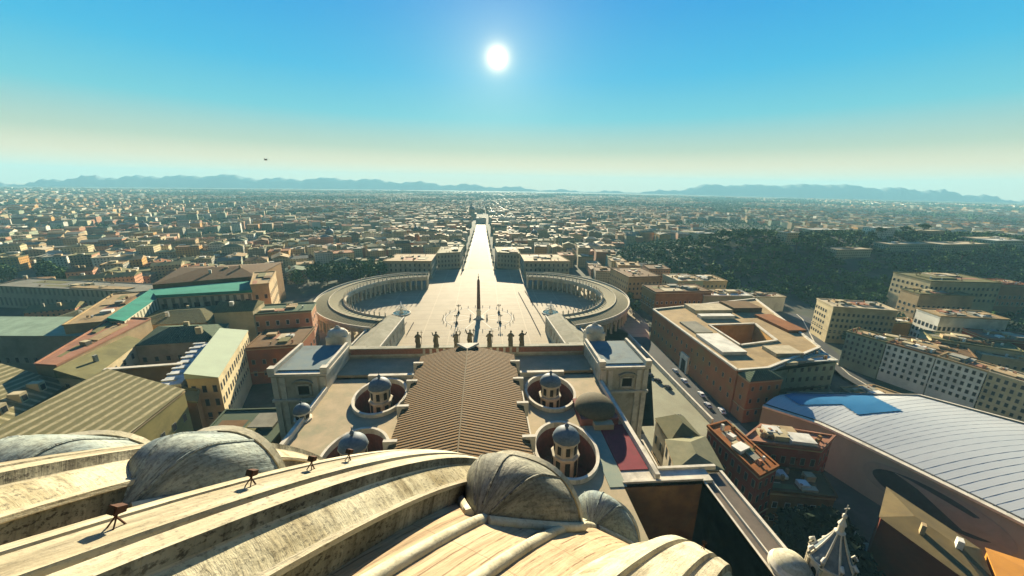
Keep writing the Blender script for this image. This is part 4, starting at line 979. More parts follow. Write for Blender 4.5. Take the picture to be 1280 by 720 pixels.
bldg('chapel_wing', 'low brown walled wing between the striped chapel and the mint green roof', 'chapel', [(-150,172),(-126,168),(-132,178),(-152,184)], 0, 27, 'brown', 'olive', 'flat', clutter=1)
bldg('palace_block', 'block with olive roof terraces and small dormers at the left city edge', 'palace', [(-330,296),(-285,300),(-290,335),(-335,340)], 0, 20, 'tan', 'olive', 'hip', 4, clutter=5)
bldg('long_barracks', 'long low building with a grey colonnaded front in front of the left grove', 'barracks', [(-480,400),(-310,372),(-300,398),(-475,430)], 0, 22, M_LOG, 'grey', 'flat', clutter=4)

# ------------------------------------------------------------------ buildings right of the basilica
M_BRICKO = plain('orange_brick', (.34,.13,.05), (.25,.095,.04), scale=.08, stain=(.22,.15,.06))
so = thing('courtyard_palace', 'large orange brick palace with pale flat roofs round a courtyard, right of the church', 'palace', (200,255,0))
OUT = [(147,183),(163,184),(206,194),(236,213),(268,324),(147,292)]
A = [(150,186),(170,188),(226,214),(262,322),(150,294)]; I = [(175,219),(176,219.5),(206,226),(214,258),(176,256)]
b = MB(); b.prism(A, 0, 27, top=False); part(b, 'wall', M_BRICKO, so)
b = MB()
Ic = ccw(I); Ac = ccw(A)
for k in range(5):
    l = (k+1) % 5; b.face([(*Ac[k],27),(*Ac[l],27),(*Ic[l],27),(*Ic[k],27)])
    b.face([(*Ac[k],27),(*Ac[l],27),(*Ac[l],27.7),(*Ac[k],27.7)])
part(b, 'roof', rmat('tan'), so, weld=False)
b = MB()
for k in range(5):
    l = (k+1) % 5
    b.face([(*Ic[l],3),(*Ic[k],3),(*Ic[k],27),(*Ic[l],27)])
b.face([(*p,3) for p in Ic]); part(b, 'courtyard_wall', wmat('ochre'), so)
for poly, m_ in ((Ac, M_STONEL), (Ic, M_STONEL)):
    for k in range(5):
        p, q = poly[k], poly[(k+1) % 5]; b = MB(); b.bar((*p,27.02), (*q,27.02), 1.6, 1.0); part(b, 'roof_kerb', m_, so)
for x0, x1, y0, y1, z_, c_ in ((154,170,206,236,2.2,'white'),(156,169,240,262,1.4,'grey'),(178,206,270,276,2.6,'white'),(180,212,282,300,3.4,'pale'),(215,240,285,305,4,'brown'),(226,240,240,275,2,'terracotta'),(186,204,202,214,2.4,'pale')):
    b = MB(); b.box(x0,x1,y0,y1,27.03,27.03+z_); part(b, 'roof_block', rmat(c_), so)
fr = wmat('cream')
for i in range(15):
    for j in range(2): window_obj(so, (150-200, 190+i*6.9-255, 8+j*9.5), -math.pi/2, 1.6, 2.8, fr)
for i in range(3):
    for j in range(2): window_obj(so, (154+6*i-200, 186.4+.6*i-255, 8+j*9.5), .1, 1.6, 2.8, fr)
b = MB(); b.box(148.6,150.2,232,242,0.05,13); part(b, 'portal', M_STONEL, so); b = MB(); b.box(148.4,148.8,234.5,239.5,.05,9); part(b, 'door', M_DARK, so)
bldg('corner_block', 'dark hipped roof block at the near corner of the orange brick palace', 'palace', [(150.5,176),(171,178),(171,187.5),(150.5,185.4)], 0, 26, M_BRICKO, 'green', 'hip', 3.5, win=(5,3,5,7.5,1.4,2.4), clutter=0)
bldg('office_block', 'pale green rendered block with a flat white roof next to the big hall', 'office block', [(173,196),(224,199),(226,213),(172,188)], 0, 25, 'pale green', 'white', 'flat', clutter=3, win=(5,3,6,6.5,2,2.8))
bldg('low_shed', 'small low building with a flat tan roof behind the big hall', 'shed', [(225,178),(258,180),(250,196),(226,194)], 0, 9, 'cream', 'tan', 'flat', clutter=3)
# audience hall with the long curved roof
hall = thing('audience_hall', 'huge hall with a curved silver roof partly covered by blue panels', 'hall', (220,130,0))
HA, HB, HC, HD = (151,165), (176,178), (250,176), (300,120)   # far side, left to right
near = [(151,165),(166,148),(174,128),(186,96),(196,66)]; far = [(176,178),(250,172),(278,140),(296,105),(306,70)]
def hallroof(f, g): # f along the hall 0..1, g across 0..1
    i = min(3, int(f*4)); u = f*4-i
    a = Vector(near[i])*(1-u)+Vector(near[i+1])*u; c = Vector(far[i])*(1-u)+Vector(far[i+1])*u
    p = a*(1-g)+c*g; return (p.x, p.y, 16.5+5.5*math.sin(math.pi*(.12+.88*g)**.9)*(.55+.45*min(1,f*3)))
M_HALL = plain('silver_roof', (.42,.43,.41), (.36,.375,.365), scale=.06, rough=.45, stretch=(.2,1,1)); M_HALL.node_tree.nodes['Principled BSDF'].inputs['Specular IOR Level'].default_value = .3
nf, ng = 44, 24
b = MB()
for i in range(nf):
    for j in range(ng): b.face([hallroof(i/nf,j/ng), hallroof(i/nf,(j+1)/ng), hallroof((i+1)/nf,(j+1)/ng), hallroof((i+1)/nf,j/ng)][::-1], [(j*4,i*3),(j*4+4,i*3),(j*4+4,i*3+3),(j*4,i*3+3)][::-1])
part(b, 'roof', M_HALL, hall, smooth=60)
for i in range(1, nf):
    b = MB(); pts = [Vector(hallroof(i/nf, j/12))+Vector((0,0,.02)) for j in range(13)]; b.tube(pts, (.035 if i < 26 else .07), 4); part(b, 'roof_seam', plain('grey_seam', (.30,.31,.29), (.25,.26,.25)), hall)
M_PV = plain('blue_panel', (.03,.125,.25), (.025,.105,.21), scale=.08, rough=.35)
b = MB()
def hr(f, g): return Vector(hallroof(f, g))+Vector((0,0,.35))
pv = [(980,494),(1000,489),(1075,487),(1127,513),(1072,518),(1052,505),(1000,506)]
def in_pv(x, y):
    r_ = False
    for k in range(len(pv)):
        (x0, y0), (x1, y1) = pv[k-1], pv[k]
        if (y0 > y) != (y1 > y) and x < (x1-x0)*(y-y0)/(y1-y0)+x0: r_ = not r_
    return r_
def pix(p):
    q = p-CAM; c = q.dot(_fw); return 640+FOC*q.dot(_rt)/c, 360-FOC*q.dot(_up)/c
PG = [[hr(i/130*.45, j/70) for j in range(71)] for i in range(131)]   # solar panels, one small tile each, in the stepped field seen on the roof
for i in range(130):
    for j in range(70):
        m_ = (PG[i][j]+PG[i+1][j+1])/2
        if in_pv(*pix(m_)): b.face([PG[i][j], PG[i][j+1], PG[i+1][j+1], PG[i+1][j]][::-1])
part(b, 'blue_panels', M_PV, hall)
M_HALLW = plain('hall_concrete', (.29,.26,.18), (.24,.215,.15), scale=.06, stain=(.22,.19,.14))
b = MB(); n = 40
for i in range(n):
    p, q = hallroof(i/n, 0), hallroof((i+1)/n, 0); o1, o2 = (p[0]-9*(i/n), p[1]-7*(i/n), 0), (q[0]-9*((i+1)/n), q[1]-7*((i+1)/n), 0)
    b.face([o1, o2, (q[0],q[1],q[2]-.2), (p[0],p[1],p[2]-.2)])
part(b, 'curved_wall', M_HALLW, hall, smooth=60)
for g_, nm in ((0,'near_eave'),(1,'far_eave')):
    b = MB()
    for i in range(n):
        p, q = Vector(hallroof(i/n, g_)), Vector(hallroof((i+1)/n, g_)); b.bar(p+Vector((0,0,-.3)), q+Vector((0,0,-.3)), 1.8, 1.0)
    part(b, 'eave', M_STONEL, hall)
    b = MB()
    for i in range(n):
        p, q = Vector(hallroof(i/n, g_)), Vector(hallroof((i+1)/n, g_)); s_ = Vector((1.5,1,0)) if g_ == 0 else Vector((-1.5,0,0)); b.bar(p+s_+Vector((0,0,.72)), q+s_+Vector((0,0,.72)), .9, .12)
    part(b, 'gutter', M_IRON, hall)
b = MB(); P = [hallroof(0,j/ng) for j in range(ng+1)]
for j in range(ng): b.face([(P[j][0],P[j][1],0),(P[j+1][0],P[j+1][1],0),(P[j+1][0],P[j+1][1],P[j+1][2]-.1),(P[j][0],P[j][1],P[j][2]-.1)])
P = [hallroof(i/n,1) for i in range(n+1)]
for j in range(n): b.face([(P[j][0],P[j][1],0),(P[j+1][0],P[j+1][1],0),(P[j+1][0],P[j+1][1],P[j+1][2]-.1),(P[j][0],P[j][1],P[j][2]-.1)])
part(b, 'end_wall', M_HALLW, hall)
b = MB()  # oval window in the leaning wall
def wallp(f, h):
    p = hallroof(f, 0); o1 = Vector((p[0]-9*f, p[1]-7*f, 0)); return o1.lerp(Vector((p[0],p[1],p[2]-.2)), h)+Vector((-.16,-.10,.05))
for rr, m_, nm in ((1.28, plain('oval_frame', (.25,.22,.16), (.2,.18,.13)), 'oval_window'), (1.0, M_WIN, 'glass')):
    b = MB(); pts = [wallp(.63+.125*rr*math.cos(2*math.pi*k/40), .58+.27*rr*math.sin(2*math.pi*k/40))+Vector((-.1,-.06,.05))*(2 if nm == 'glass' else 1) for k in range(40)]; b.face(pts)
    if nm == 'oval_window': ov = part(b, nm, m_, hall)
    else: part(b, nm, m_, ov)
M_REDW = plain('brick_red', (.26,.06,.035), (.18,.045,.03), scale=.15, stain=(.30,.16,.10))
bldg('brick_building', 'red brick building with white pilasters and a ruined looking top, by the dark court', 'building', [(104,108),(114,112),(112,139),(102,136)], 0, 28, M_REDW, 'terracotta', 'flat', clutter=3, win=(3.2,4,4,6,1.2,2.8))
bldg('brick_building', 'red building with a long pink roof terrace, right of the white pilastered one', 'building', [(112,128),(140,121),(152,128),(127,137)], 0, 27, M_REDW, 'pink', 'flat', clutter=6, win=(3.6,3,5,7,1.4,3))
bldg('service_building', 'dark brown lower building between the red bricks and the big hall', 'building', [(114,112),(136,108),(141,119),(113,126)], 0, 17, 'brown', 'brown', 'flat', clutter=3, win=(4,2,4,6,1.6,2.4))
bldg('brown_hall', 'flat brown roofed building with a dark red wall below the oval window', 'building', [(134,92),(149,103),(152,80),(138,66)], 0, 25, plain('dark_red_wall', (.20,.045,.02), (.14,.035,.018), scale=.1), plain('brown_felt', (.135,.10,.042), (.095,.07,.032), scale=.2), 'hip', 2.2, tiles=False, clutter=2)
bldg('orange_building', 'bright orange yellow walled building cut off by the lower right corner', 'building', [(138,64),(153,79),(172,66),(150,48)], 0, 26, plain('orange_wall', (.50,.22,.03), (.42,.18,.03), scale=.1), plain('orange_roof', (.42,.19,.035), (.34,.15,.03), scale=.15), 'hip', 1.2, tiles=False, clutter=0)
bldg('sacristy', 'stone side building with a dark pyramid roof and a columned front, right of the church', 'building', [(83,130.8),(97,131),(97,147),(84,146)], 0, 26, M_STONE, plain('moss_roof', (.10,.10,.05), (.13,.12,.06), scale=.3), 'hip', 5, win=(4,2,6,9,1.8,4), clutter=0)
bldg('sacristy_porch', 'pale columned porch with a low mossy roof in front of the dark pyramid roof', 'building', [(76,113),(93,112),(97,130),(80,129)], 0, 28, M_STONE, plain('porch_roof', (.13,.13,.075), (.18,.17,.10), scale=.3), 'hip', 2.5, clutter=0, win=(4.2,2,12,10,2,5))
bldg('side_wing', 'low stone wing between the right pavilion and the porch', 'building', [(56.8,96),(74,97),(75.5,139.5),(57,139)], 0, 19, M_STONE, M_STONEL, 'flat', clutter=0, win=(5,1,6,11,2,5))

# row houses on the right, behind the hall
for i, (a, c, col, rf, lb) in enumerate([
        ((272,240),(280,220),'pale green','olive','pale greenish apartment house at the far end of the long white row'),
        ((280.5,219.5),(289,198),'white','brown','white apartment house, second from the far end of the long row'),
        ((289.3,197.5),(296,178),'white','tan','white apartment house in the middle of the long row behind the hall'),
        ((296.2,177.5),(302,158),'cream','pale','cream apartment house with a pale roof near the right picture edge'),
        ((302.2,157.5),(308,136),'tan','olive','tan apartment house cut by the right picture edge')]):
    d = Vector(c)-Vector(a); q = Vector((-d.y, d.x)).normalized(); q = q if q.x > 0 else -q; w = 15
    bldg('apartment_house', lb, 'apartment house', [a, c, tuple(Vector(c)+q*w), tuple(Vector(a)+q*w)], 0, 27, col, rf, 'flat', win=(2.9,5,6.5,4.2,1.25,2.2), group='row of apartment houses behind the hall', clutter=4, maxwin=60)
def box_at(px, py, z1, w, d, rot):   # footprint whose near left roof corner is seen at a pixel
    x, y = at(px, py, z1); c, s_ = math.cos(rot), math.sin(rot)
    return [(x, y), (x+w*c, y+w*s_), (x+w*c-d*s_, y+w*s_+d*c), (x-d*s_, y+d*c)]
RB = [('apartment_block','white and cream apartment block with a roof court at the bend of the road','apartment block',(1042,384),32,46,24,-.28,'cream','pale',(3.4,5,4,5.2,1.6,2.4)),
      ('garden_wall_house','long low ochre walled house right of the white and cream block','house',(1095,403),20,36,14,-.2,'ochre','olive',None),
      ('garden_wall_house','long low dark red house right of the ochre one','house',(1140,405),20,34,14,-.18,'red','brown',None),
      ('apartment_block','bluish white apartment block with tall windows, right of the dark red house','apartment block',(1176,396),34,46,20,-.2,'white','tan',(3.2,4,6,5.6,1.7,3)),
      ('apartment_block','stepped olive cream apartment block high on the slope at right','apartment block',(1164,352),40,68,40,-.12,'cream','olive',(4.5,3,20,6,2,2.6)),
      ('apartment_block','lower olive block in front of the stepped one on the slope','apartment block',(1150,368),30,50,20,-.15,'tan','olive',(4.5,2,10,6,2,2.6)),
      ('brick_villa','dark reddish villa among trees at the right picture edge','villa',(1246,356),34,36,26,-.1,'salmon','terracotta',(5,2,12,7,2,3)),
      ('apartment_block','mottled olive block with many small windows behind the long row','apartment block',(1090,424),22,50,22,-.75,'tan','brown',(3.6,3,6,4.5,1.3,1.8)),
      ('apartment_block','olive and cream block with a tall stair bay behind the long row','apartment block',(1165,424),24,44,20,-.6,'cream','olive',(3.6,3,6,4.8,1.3,1.8)),
      ('brick_villa','dark red walled villa near the right edge behind the long row','villa',(1236,424),26,34,20,-.3,'red','pink',(5,2,8,6,1.6,2.4)),
      ('apartment_block','cream block with a pale roof edge at the right picture edge behind the long row','apartment block',(1228,444),20,40,16,-.55,'cream','pale',(3.6,3,4,4.8,1.3,1.8)),
      ('pavilion','pale blue grey pavilion with an arched dark opening beside the woods','pavilion',(940,372),16,38,14,0.0,'white','pale',None),
      ('terrace_house','block with flat brown roofs behind the orange palace and beside the colonnade','building',(786,347),26,40,50,.1,'tan','brown',(5,3,5,6,1.8,2.6)),
      ('terrace_house','greenish cream block with roof terraces behind the orange palace','building',(848,352),26,30,34,.05,'pale green','pale',(5,3,5,6,1.8,2.6)),
      ('terrace_house','tan block with a stepped roof at the edge of the woods behind the orange palace','building',(878,352),24,30,30,0,'tan','tan',(5,3,5,6,1.8,2.6)),
      ('terrace_house','dark roofed block just behind the orange palace','building',(820,366),26,60,30,.05,'brown','brown',(5,2,8,6,1.8,2.6)),
      ('terrace_house','low block with a white roof edge right behind the orange palace','building',(880,370),22,50,22,-.05,'pale green','white',(5,2,6,6,1.8,2.6))]
RBP = []
for nm, lb, cat, (px, py), z1, w, d, rot, wl, rf, win in RB:
    RBP.append(box_at(px, py, z1, w, d, rot))
    bldg(nm, lb, cat, box_at(px, py, z1, w, d, rot), 0, z1, wl, rf, 'flat', win=win, clutter=5)
x, y = at(961, 380, 6); b = MB(); b.face([(x+7*math.cos(a)*1.3, y-1.6, max(.1, 7.5*math.sin(a))) for a in [math.pi*k/12 for k in range(13)]]); 
kind_o = [o for o in C.objects if o.name.startswith('pavilion')][0]; part(b, 'arch_opening', M_DARK, kind_o)
# propylaea and the blocks along the avenue
for sx, side in ((-1,'left'), (1,'right')):
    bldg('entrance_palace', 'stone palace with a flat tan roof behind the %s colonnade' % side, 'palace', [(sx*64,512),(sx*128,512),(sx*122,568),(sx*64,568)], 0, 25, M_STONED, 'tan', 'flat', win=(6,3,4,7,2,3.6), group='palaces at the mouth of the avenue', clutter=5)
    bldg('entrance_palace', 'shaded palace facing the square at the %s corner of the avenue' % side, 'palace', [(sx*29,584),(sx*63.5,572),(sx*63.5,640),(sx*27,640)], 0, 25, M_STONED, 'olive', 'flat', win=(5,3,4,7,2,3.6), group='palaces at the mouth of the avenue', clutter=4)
# road on the right, the court beside the church, parked cars
def band(name, pts, w, z, m):
    b = MB(); P = [Vector(p) for p in pts]; n = len(P); rows = []
    for i in range(n):
        d = (P[min(i+1,n-1)]-P[max(i-1,0)]).normalized(); q = Vector((-d.y, d.x))*w/2; rows.append((P[i]-q, P[i]+q))
    for i in range(n-1): b.face([(*rows[i][0],z),(*rows[i][1],z),(*rows[i+1][1],z),(*rows[i+1][0],z)][::-1])
    return kind(b.build(name, m), 'structure')
band('road', [(262,140),(262,190),(266,228),(290,282),(330,340),(352,390),(360,440)], 20, .05, M_ROAD)
band('road_marking', [(263,192),(267,226),(291,281),(331,339),(353,388)], .9, .054, M_STONEL)
band('railway_bed', [(246,180),(252,226),(274,282),(300,330)], 16, .05, plain('rail_ballast', (.15,.13,.08), (.11,.095,.06), scale=.3))
band('railway_bed', [(224,190),(235,222),(246,250),(262,300)], 9, .05, plain('rail_ballast_pale', (.22,.19,.12), (.16,.14,.09), scale=.3))
sheet('court', [(76,92),(149,92),(149,250),(132,330),(100,330),(92,170),(76,168)], .03, M_COURT)
sheet('side_street', [(134,176),(149.5,176),(149.5,300),(133,300)], .036, M_ROAD)
b = MB(); b.bar((133.2,176,.03), (133.2,300,.03), 1.2, 3.2); tag(b.build('boundary_wall', M_STONEL, origin=(133.2,176,0)), 'pale boundary wall between the gravel court and the street', 'wall')
carw = None
def car_proto():
    t = thing('parked_car', '', 'car', (0,0,0))
    b = MB(); prof = [(-2.2,.35),(-2.25,.75),(-1.5,.9),(-.9,1.42),(.7,1.45),(1.35,.95),(2.15,.85),(2.2,.35)]
    for s_ in (-.86, .86): b.face([(x, s_, z) for x, z in prof][::(1 if s_ < 0 else -1)])
    for k in range(len(prof)):
        p, q = prof[k], prof[(k+1) % len(prof)]; b.face([(p[0],-.86,p[1]),(p[0],.86,p[1]),(q[0],.86,q[1]),(q[0],-.86,q[1])])
    b.build('body', CARM[0]).parent = t
    b = MB(); b.face([(-1.42,-.7,.98),(-1.42,.7,.98),(-.95,.65,1.38),(-.95,-.65,1.38)][::-1]); b.face([(1.3,-.7,1.02),(1.3,.7,1.02),(.78,.65,1.41),(.78,-.65,1.41)])
    b.v = [p+Vector((math.copysign(.03, p.x), 0, .02)) for p in b.v]; b.build('windscreen', M_WIN).parent = t
    for x in (-1.35, 1.35):
        for y in (-.8, .8):
            b = MB(); b.tube([(x, y-.1, .33), (x, y+.1, .33)], .33, 10); b.build('wheel', M_DARK).parent = t
    return t
CARM = [plain('car_paint_dark', (.03,.03,.035), (.025,.025,.03), rough=.3), plain('car_paint_silver', (.45,.46,.47), (.42,.43,.44), rough=.3), plain('car_paint_white', (.7,.7,.68), (.66,.66,.64), rough=.3)]
CARS = [((122,231),1.9,0,'dark car parked highest up along the gravel court wall'),((124,223),1.9,0,'dark car parked second along the gravel court wall'),((126.5,214),1.9,0,'dark car parked third along the gravel court wall'),
        ((117,182),.4,0,'dark car alone in the middle of the gravel court'),((118,163),1.7,0,'dark car nearest the church in the gravel court'),
        ((143,236),1.57,1,'silver car beside the portal in the shaded street'),((142,222),1.6,2,'white car in the shaded street below the portal'),((144,205),1.5,2,'white van-like car halfway along the shaded street'),((141,193),1.6,1,'silver car near the lower end of the shaded street'),((146,187),1.4,2,'white car by the corner of the orange palace')]
cp = None
for (x, y), rz, ci, lb in CARS:
    if cp is None: cp = car_proto(); o = cp; o.location = (x, y, .05); o.rotation_euler = (0,0,rz); o['group'] = 'cars parked right of the church'; o['label'] = lb
    else: o = dup(cp, (x, y, .05), rz, lb)
    o.scale = (1.35,)*3
    if ci:
        bd = [c for c in o.children if c.name.startswith('body')][0]; bd.data = bd.data.copy(); bd.data.materials[0] = CARM[ci]

sheet('side_court', [(-160,318),(-97,318),(-92,236),(-112,236),(-120,300)], .04, M_PIAZZA)
bldg('end_house', 'pale round-shouldered block closing the far end of the avenue', 'building', [(-18,1330),(18,1330),(14,1370),(-14,1370)], 0, 16, 'white', 'white', 'flat', clutter=2)

a_, c_ = at(105,463,31), at(228,454,31)
b = MB(); b.prism([a_, c_, (c_[0], c_[1]+1.6), (a_[0], a_[1]+1.6)], 0, 30.4); t = tag(b.build('courtyard_wall', wmat('brown'), origin=(a_[0],a_[1],0)), 'long dark courtyard wall with a thin white coping above the striped chapel', 'wall')
b = MB(); b.bar((*a_,30.45), (*c_,30.45), 2.2, .6); b.build('coping', M_STONEL, t)
# ------------------------------------------------------------------ trees
def leaf_mat(name, c1, c2):
    m, nt, bs = _new(name); uv, u, v = uvxy(nt)
    oi = N(nt, 'ShaderNodeObjectInfo'); n1 = noise(nt, uv, .9, 3)
    c = mixc(nt, ramp01(nt, n1, .35, .65), c1, c2); h = N(nt, 'ShaderNodeHueSaturation'); L(nt, c, h.inputs['Color'])
    L(nt, mth(nt, 'MULTIPLY_ADD', oi.outputs['Random'], .5, .75), h.inputs['Value'])
    L(nt, h.outputs[0], bs.inputs['Base Color']); bs.inputs['Roughness'].default_value = .9; return m
M_LEAF = leaf_mat('foliage', (.06,.12,.02), (.025,.065,.014)); M_LEAFD = leaf_mat('dark_foliage', (.05,.12,.02), (.02,.06,.014)); M_LEAFL = leaf_mat('light_foliage', (.10,.12,.04), (.05,.075,.022))
M_LEAFS = leaf_mat('shaded_foliage', (.010,.022,.010), (.006,.014,.007))  # near-black copy of the foliage, the court's shade put into the colour
M_BARK = plain('bark', (.09,.065,.045), (.06,.045,.03), scale=2)
def leaves(b, c, rx, rz, n, s, rnd):
    """leaf clumps scattered through an uneven crown"""
    lob = [(Vector((rnd.uniform(-.5,.5)*rx, rnd.uniform(-.5,.5)*rx, rnd.uniform(-.35,.5)*rz)), rnd.uniform(.45,.75)) for _ in range(5)]
    for _ in range(n):
        o_, f = rnd.choice(lob); d = Vector((rnd.gauss(0,1), rnd.gauss(0,1), rnd.gauss(0,1))).normalized()*(rnd.random()**.35)*f
        p = Vector(c)+o_+Vector((d.x*rx, d.y*rx, d.z*rz)); a = Vector((rnd.gauss(0,1), rnd.gauss(0,1), rnd.gauss(0,.6))).normalized(); q = a.cross(Vector((rnd.gauss(0,1), rnd.gauss(0,1), rnd.gauss(0,1)))).normalized(); k = s*rnd.uniform(.6,1.3)
        b.face([p-a*k-q*k*.7, p+a*k-q*k*.5, p+a*k*.8+q*k*.8, p-a*k*.7+q*k*.6], [(p.x, p.z), (p.x+k, p.z), (p.x+k, p.z+k), (p.x, p.z+k)])
TP = {}
def tree(kind_, x, y, z, s, label, group):
    rnd = random.Random(len(TP)*7+3)
    if kind_ not in TP:
        t = thing('tree', label, 'tree', (0,0,0), group=group); b = MB()
        if kind_ == 'pine':
            b.tube([(0,0,-.5),(.2,.1,6),(.1,-.2,11)], [.55,.42,.3], 7)
            for k in range(5): a = k*1.3; b.tube([(.15,0,8+k*.5),(2.6*math.cos(a),2.6*math.sin(a),11.2)], [.2,.1], 5)
        else:
            b.tube([(0,0,-.5),(.1,.1,3),(0,-.1,6)], [.5,.38,.25], 7)
            for k in range(5): a = k*1.3; b.tube([(0,0,3+k*.5),(2.2*math.cos(a),2.2*math.sin(a),6.5+k*.4)], [.2,.08], 5)
        b.build('trunk', M_BARK, weld=False).parent = t; b = MB()
        if kind_ == 'pine': leaves(b, (0,0,12.3), 6.2, 2.6, 420, .62, rnd)
        elif kind_ == 'cypress':
            for k in range(7): leaves(b, (0,0,2.2+k*1.7), 1.9*(1-.1*k), 2.0, 60, .45, rnd)
        else: leaves(b, (0,0,7.4), 5.2, 4.6, 460, .62, rnd)
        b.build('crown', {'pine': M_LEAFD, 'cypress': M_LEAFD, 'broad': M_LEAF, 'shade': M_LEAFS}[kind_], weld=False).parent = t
        TP[kind_] = t; o = t
    else: o = dup(TP[kind_], (x, y, z), 0, label, group)
    o.location = (x, y, z); o.rotation_euler = (0,0,(x*7+y*3) % 6.28); o.scale = (s, s, s*(.9+.2*((x*13.7) % 1))); return o
ORD = ['first','second','third','fourth','fifth','sixth','seventh','eighth','ninth','tenth','eleventh','twelfth','thirteenth','fourteenth','fifteenth','sixteenth','seventeenth','eighteenth','nineteenth','twentieth']
def ordinal(k): return ORD[k] if k < 20 else '%d%s' % (k+1, {1:'st',2:'nd',3:'rd'}.get((k+1) % 10, 'th'))
for k in range(18):
    x, y = -222+k*6.2, 468+(k*37 % 60)+k*1.5
    tree('broad', x, y, 0, 1.9+.3*((k*.37) % 1), 'leafy green tree in the grove behind the left colonnade, %s from its left end' % ordinal(k), 'grove behind the left colonnade')
for k in range(14):
    x, y = -640+k*11.5, 500+(k*29 % 34)-k*2
    tree('broad', x, y, 0, 1.7+.4*((k*.53) % 1), 'dark green tree in the grove at the left picture edge, %s from the left' % ordinal(k), 'grove at the left picture edge')
sp = [(x_, y_) for x_, y_ in [(at(px, 304+((px*7) % 23), 38)) for px in range(812, 1280, 13)]]
for k, (x, y) in enumerate(sp):
    tree(('pine','broad','pine','cypress')[k % 4], x, y, hz(x, y)-.3, 1.25+.45*((k*.61) % 1), 'dark %s on the wooded hill at right, %s from the left along its crest' % (('umbrella pine','broad tree','umbrella pine','slim cypress')[k % 4], ordinal(k)), 'single trees along the hill crest')
sp = [(at(px, py, 10), lb) for px, py, lb in ((1000,585,'black green cypress in the dark court behind the red brick building'),(985,600,'dark cypress nearest the red brick building in the dark court'),(1062,418,'dark tree at the bend of the road by the apartment block'),(1215,408,'dark tree right of the bluish white block'),(1180,432,'dark tree between the olive blocks behind the long row'),(1250,420,'dark tree beside the dark red villa'),(1262,440,'dark tree in front of the dark red villa at the picture edge'),(1130,372,'dark tree left of the stepped block on the slope'),(1245,372,'dark tree in front of the reddish villa at the right edge'),(1150,384,'dark tree above the low red house'),(785,372,'dark tree between the right colonnade and the orange palace'),(793,382,'second dark tree beside the right colonnade'))]
for k, ((x, y), lb) in enumerate(sp):
    tree('cypress' if k < 2 else 'broad', x, y, 0, 1.5 if k < 2 else 1.25, lb, None if k < 2 else 'trees among the right hand houses')
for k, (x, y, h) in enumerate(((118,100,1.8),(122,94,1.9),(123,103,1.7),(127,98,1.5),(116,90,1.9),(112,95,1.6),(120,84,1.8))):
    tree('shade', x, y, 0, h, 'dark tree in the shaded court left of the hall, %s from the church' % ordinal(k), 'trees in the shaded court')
# the wood that covers the hill
rnd = random.Random(11); b = MB(); cnt = 0
def clump(b, x, y, z, r, h, n, s, rnd):
    for _ in range(n):
        d = Vector((rnd.gauss(0,1), rnd.gauss(0,1), abs(rnd.gauss(0,1)))).normalized()*(rnd.random()**.4)
        p = Vector((x+d.x*r, y+d.y*r, z+h*.35+d.z*h*.65)); a = Vector((rnd.gauss(0,1), rnd.gauss(0,1), rnd.gauss(0,.5))).normalized(); q = a.cross(Vector((rnd.gauss(0,1), rnd.gauss(0,1), rnd.gauss(0,1)))).normalized(); k = s*rnd.uniform(.6,1.3)
        b.face([p-a*k-q*k*.7, p+a*k-q*k*.5, p+a*k*.8+q*k*.8, p-a*k*.7+q*k*.6], [(p.x,p.y),(p.x+k,p.y),(p.x+k,p.y+k),(p.x,p.y+k)])
def wooded(x, y):
    if hz(x, y) > 3.0: return True
    return (255 < x < 430 and 395 < y < 560 and x > 235+(y-395)*.1) or (420 < x < 760 and 390 < y < 560)
HB = []   # clearings for the hill buildings are filled in below
for px, py, w, d, h in ((905,299,60,24,14),(945,296,40,20,14),(1010,312,70,22,14),(1050,298,60,20,13),(1085,322,40,20,18),(1115,296,90,22,12),(1180,300,90,30,12),(1245,300,60,24,14),(1140,310,60,20,12),(1215,318,80,24,10),(870,318,30,16,12),(985,290,20,18,18)):
    z = 38
    for _ in range(4): q = at(px, py, z+h); z = hz(*q)
    HB.append((q, w, d, h, z))
for i in range(5200):
    x = rnd.uniform(225, 1250); y = rnd.uniform(370, 900)
    if not wooded(x, y) or (y < 900 and x > 900 and rnd.random() < .4): continue
    if any(abs(x-q[0]-w/2) < w/2+5 and -14 < y-q[1] < d+6 for q, w, d, h, z in HB): continue
    if math.hypot(x-336, y-378) < 36 or (300 < x < 420 and y < 400 and x < 330+(y-340)*.5+20): continue
    clump(b, x, y, hz(x, y)-.5, rnd.uniform(4.5,7.5), rnd.uniform(8,14), 30, 1.5, rnd); cnt += 1
def inside(P_, x, y):
    r_ = False
    for k in range(len(P_)):
        (x0, y0), (x1, y1) = P_[k-1], P_[k]
        if (y0 > y) != (y1 > y) and x < (x1-x0)*(y-y0)/(y1-y0)+x0: r_ = not r_
    return r_
gardens = [grow(ccw(q_), 5) for q_ in RBP]
for i in range(900):   # gardens and planted slopes between the right hand houses
    x, y = rnd.uniform(290, 620), rnd.uniform(170, 420)
    if x < 318+max(0, (y-235)*.36) or any(inside(q_, x, y) for q_ in gardens) or (y < 262 and x < 330-(y-130)*.1): continue
    clump(b, x, y, -.3, rnd.uniform(3.5,6), rnd.uniform(5,11), 26, 1.2, rnd)
def wood_mat():
    m, nt, bs = _new('wood_foliage'); uv, u, v = uvxy(nt)
    c = mixc(nt, ramp01(nt, noise(nt, uv, .035, 4), .42, .6), (.02,.07,.014), (.075,.16,.025)); c = mixc(nt, ramp01(nt, noise(nt, uv, .5, 3), .4, .65), c, (.014,.04,.012))
    L(nt, c, bs.inputs['Base Color']); bs.inputs['Roughness'].default_value = .9; return m
o = b.build('wood', wood_mat(), weld=False); kind(o, 'stuff'); o['label'] = 'dark wood covering the hill at right'
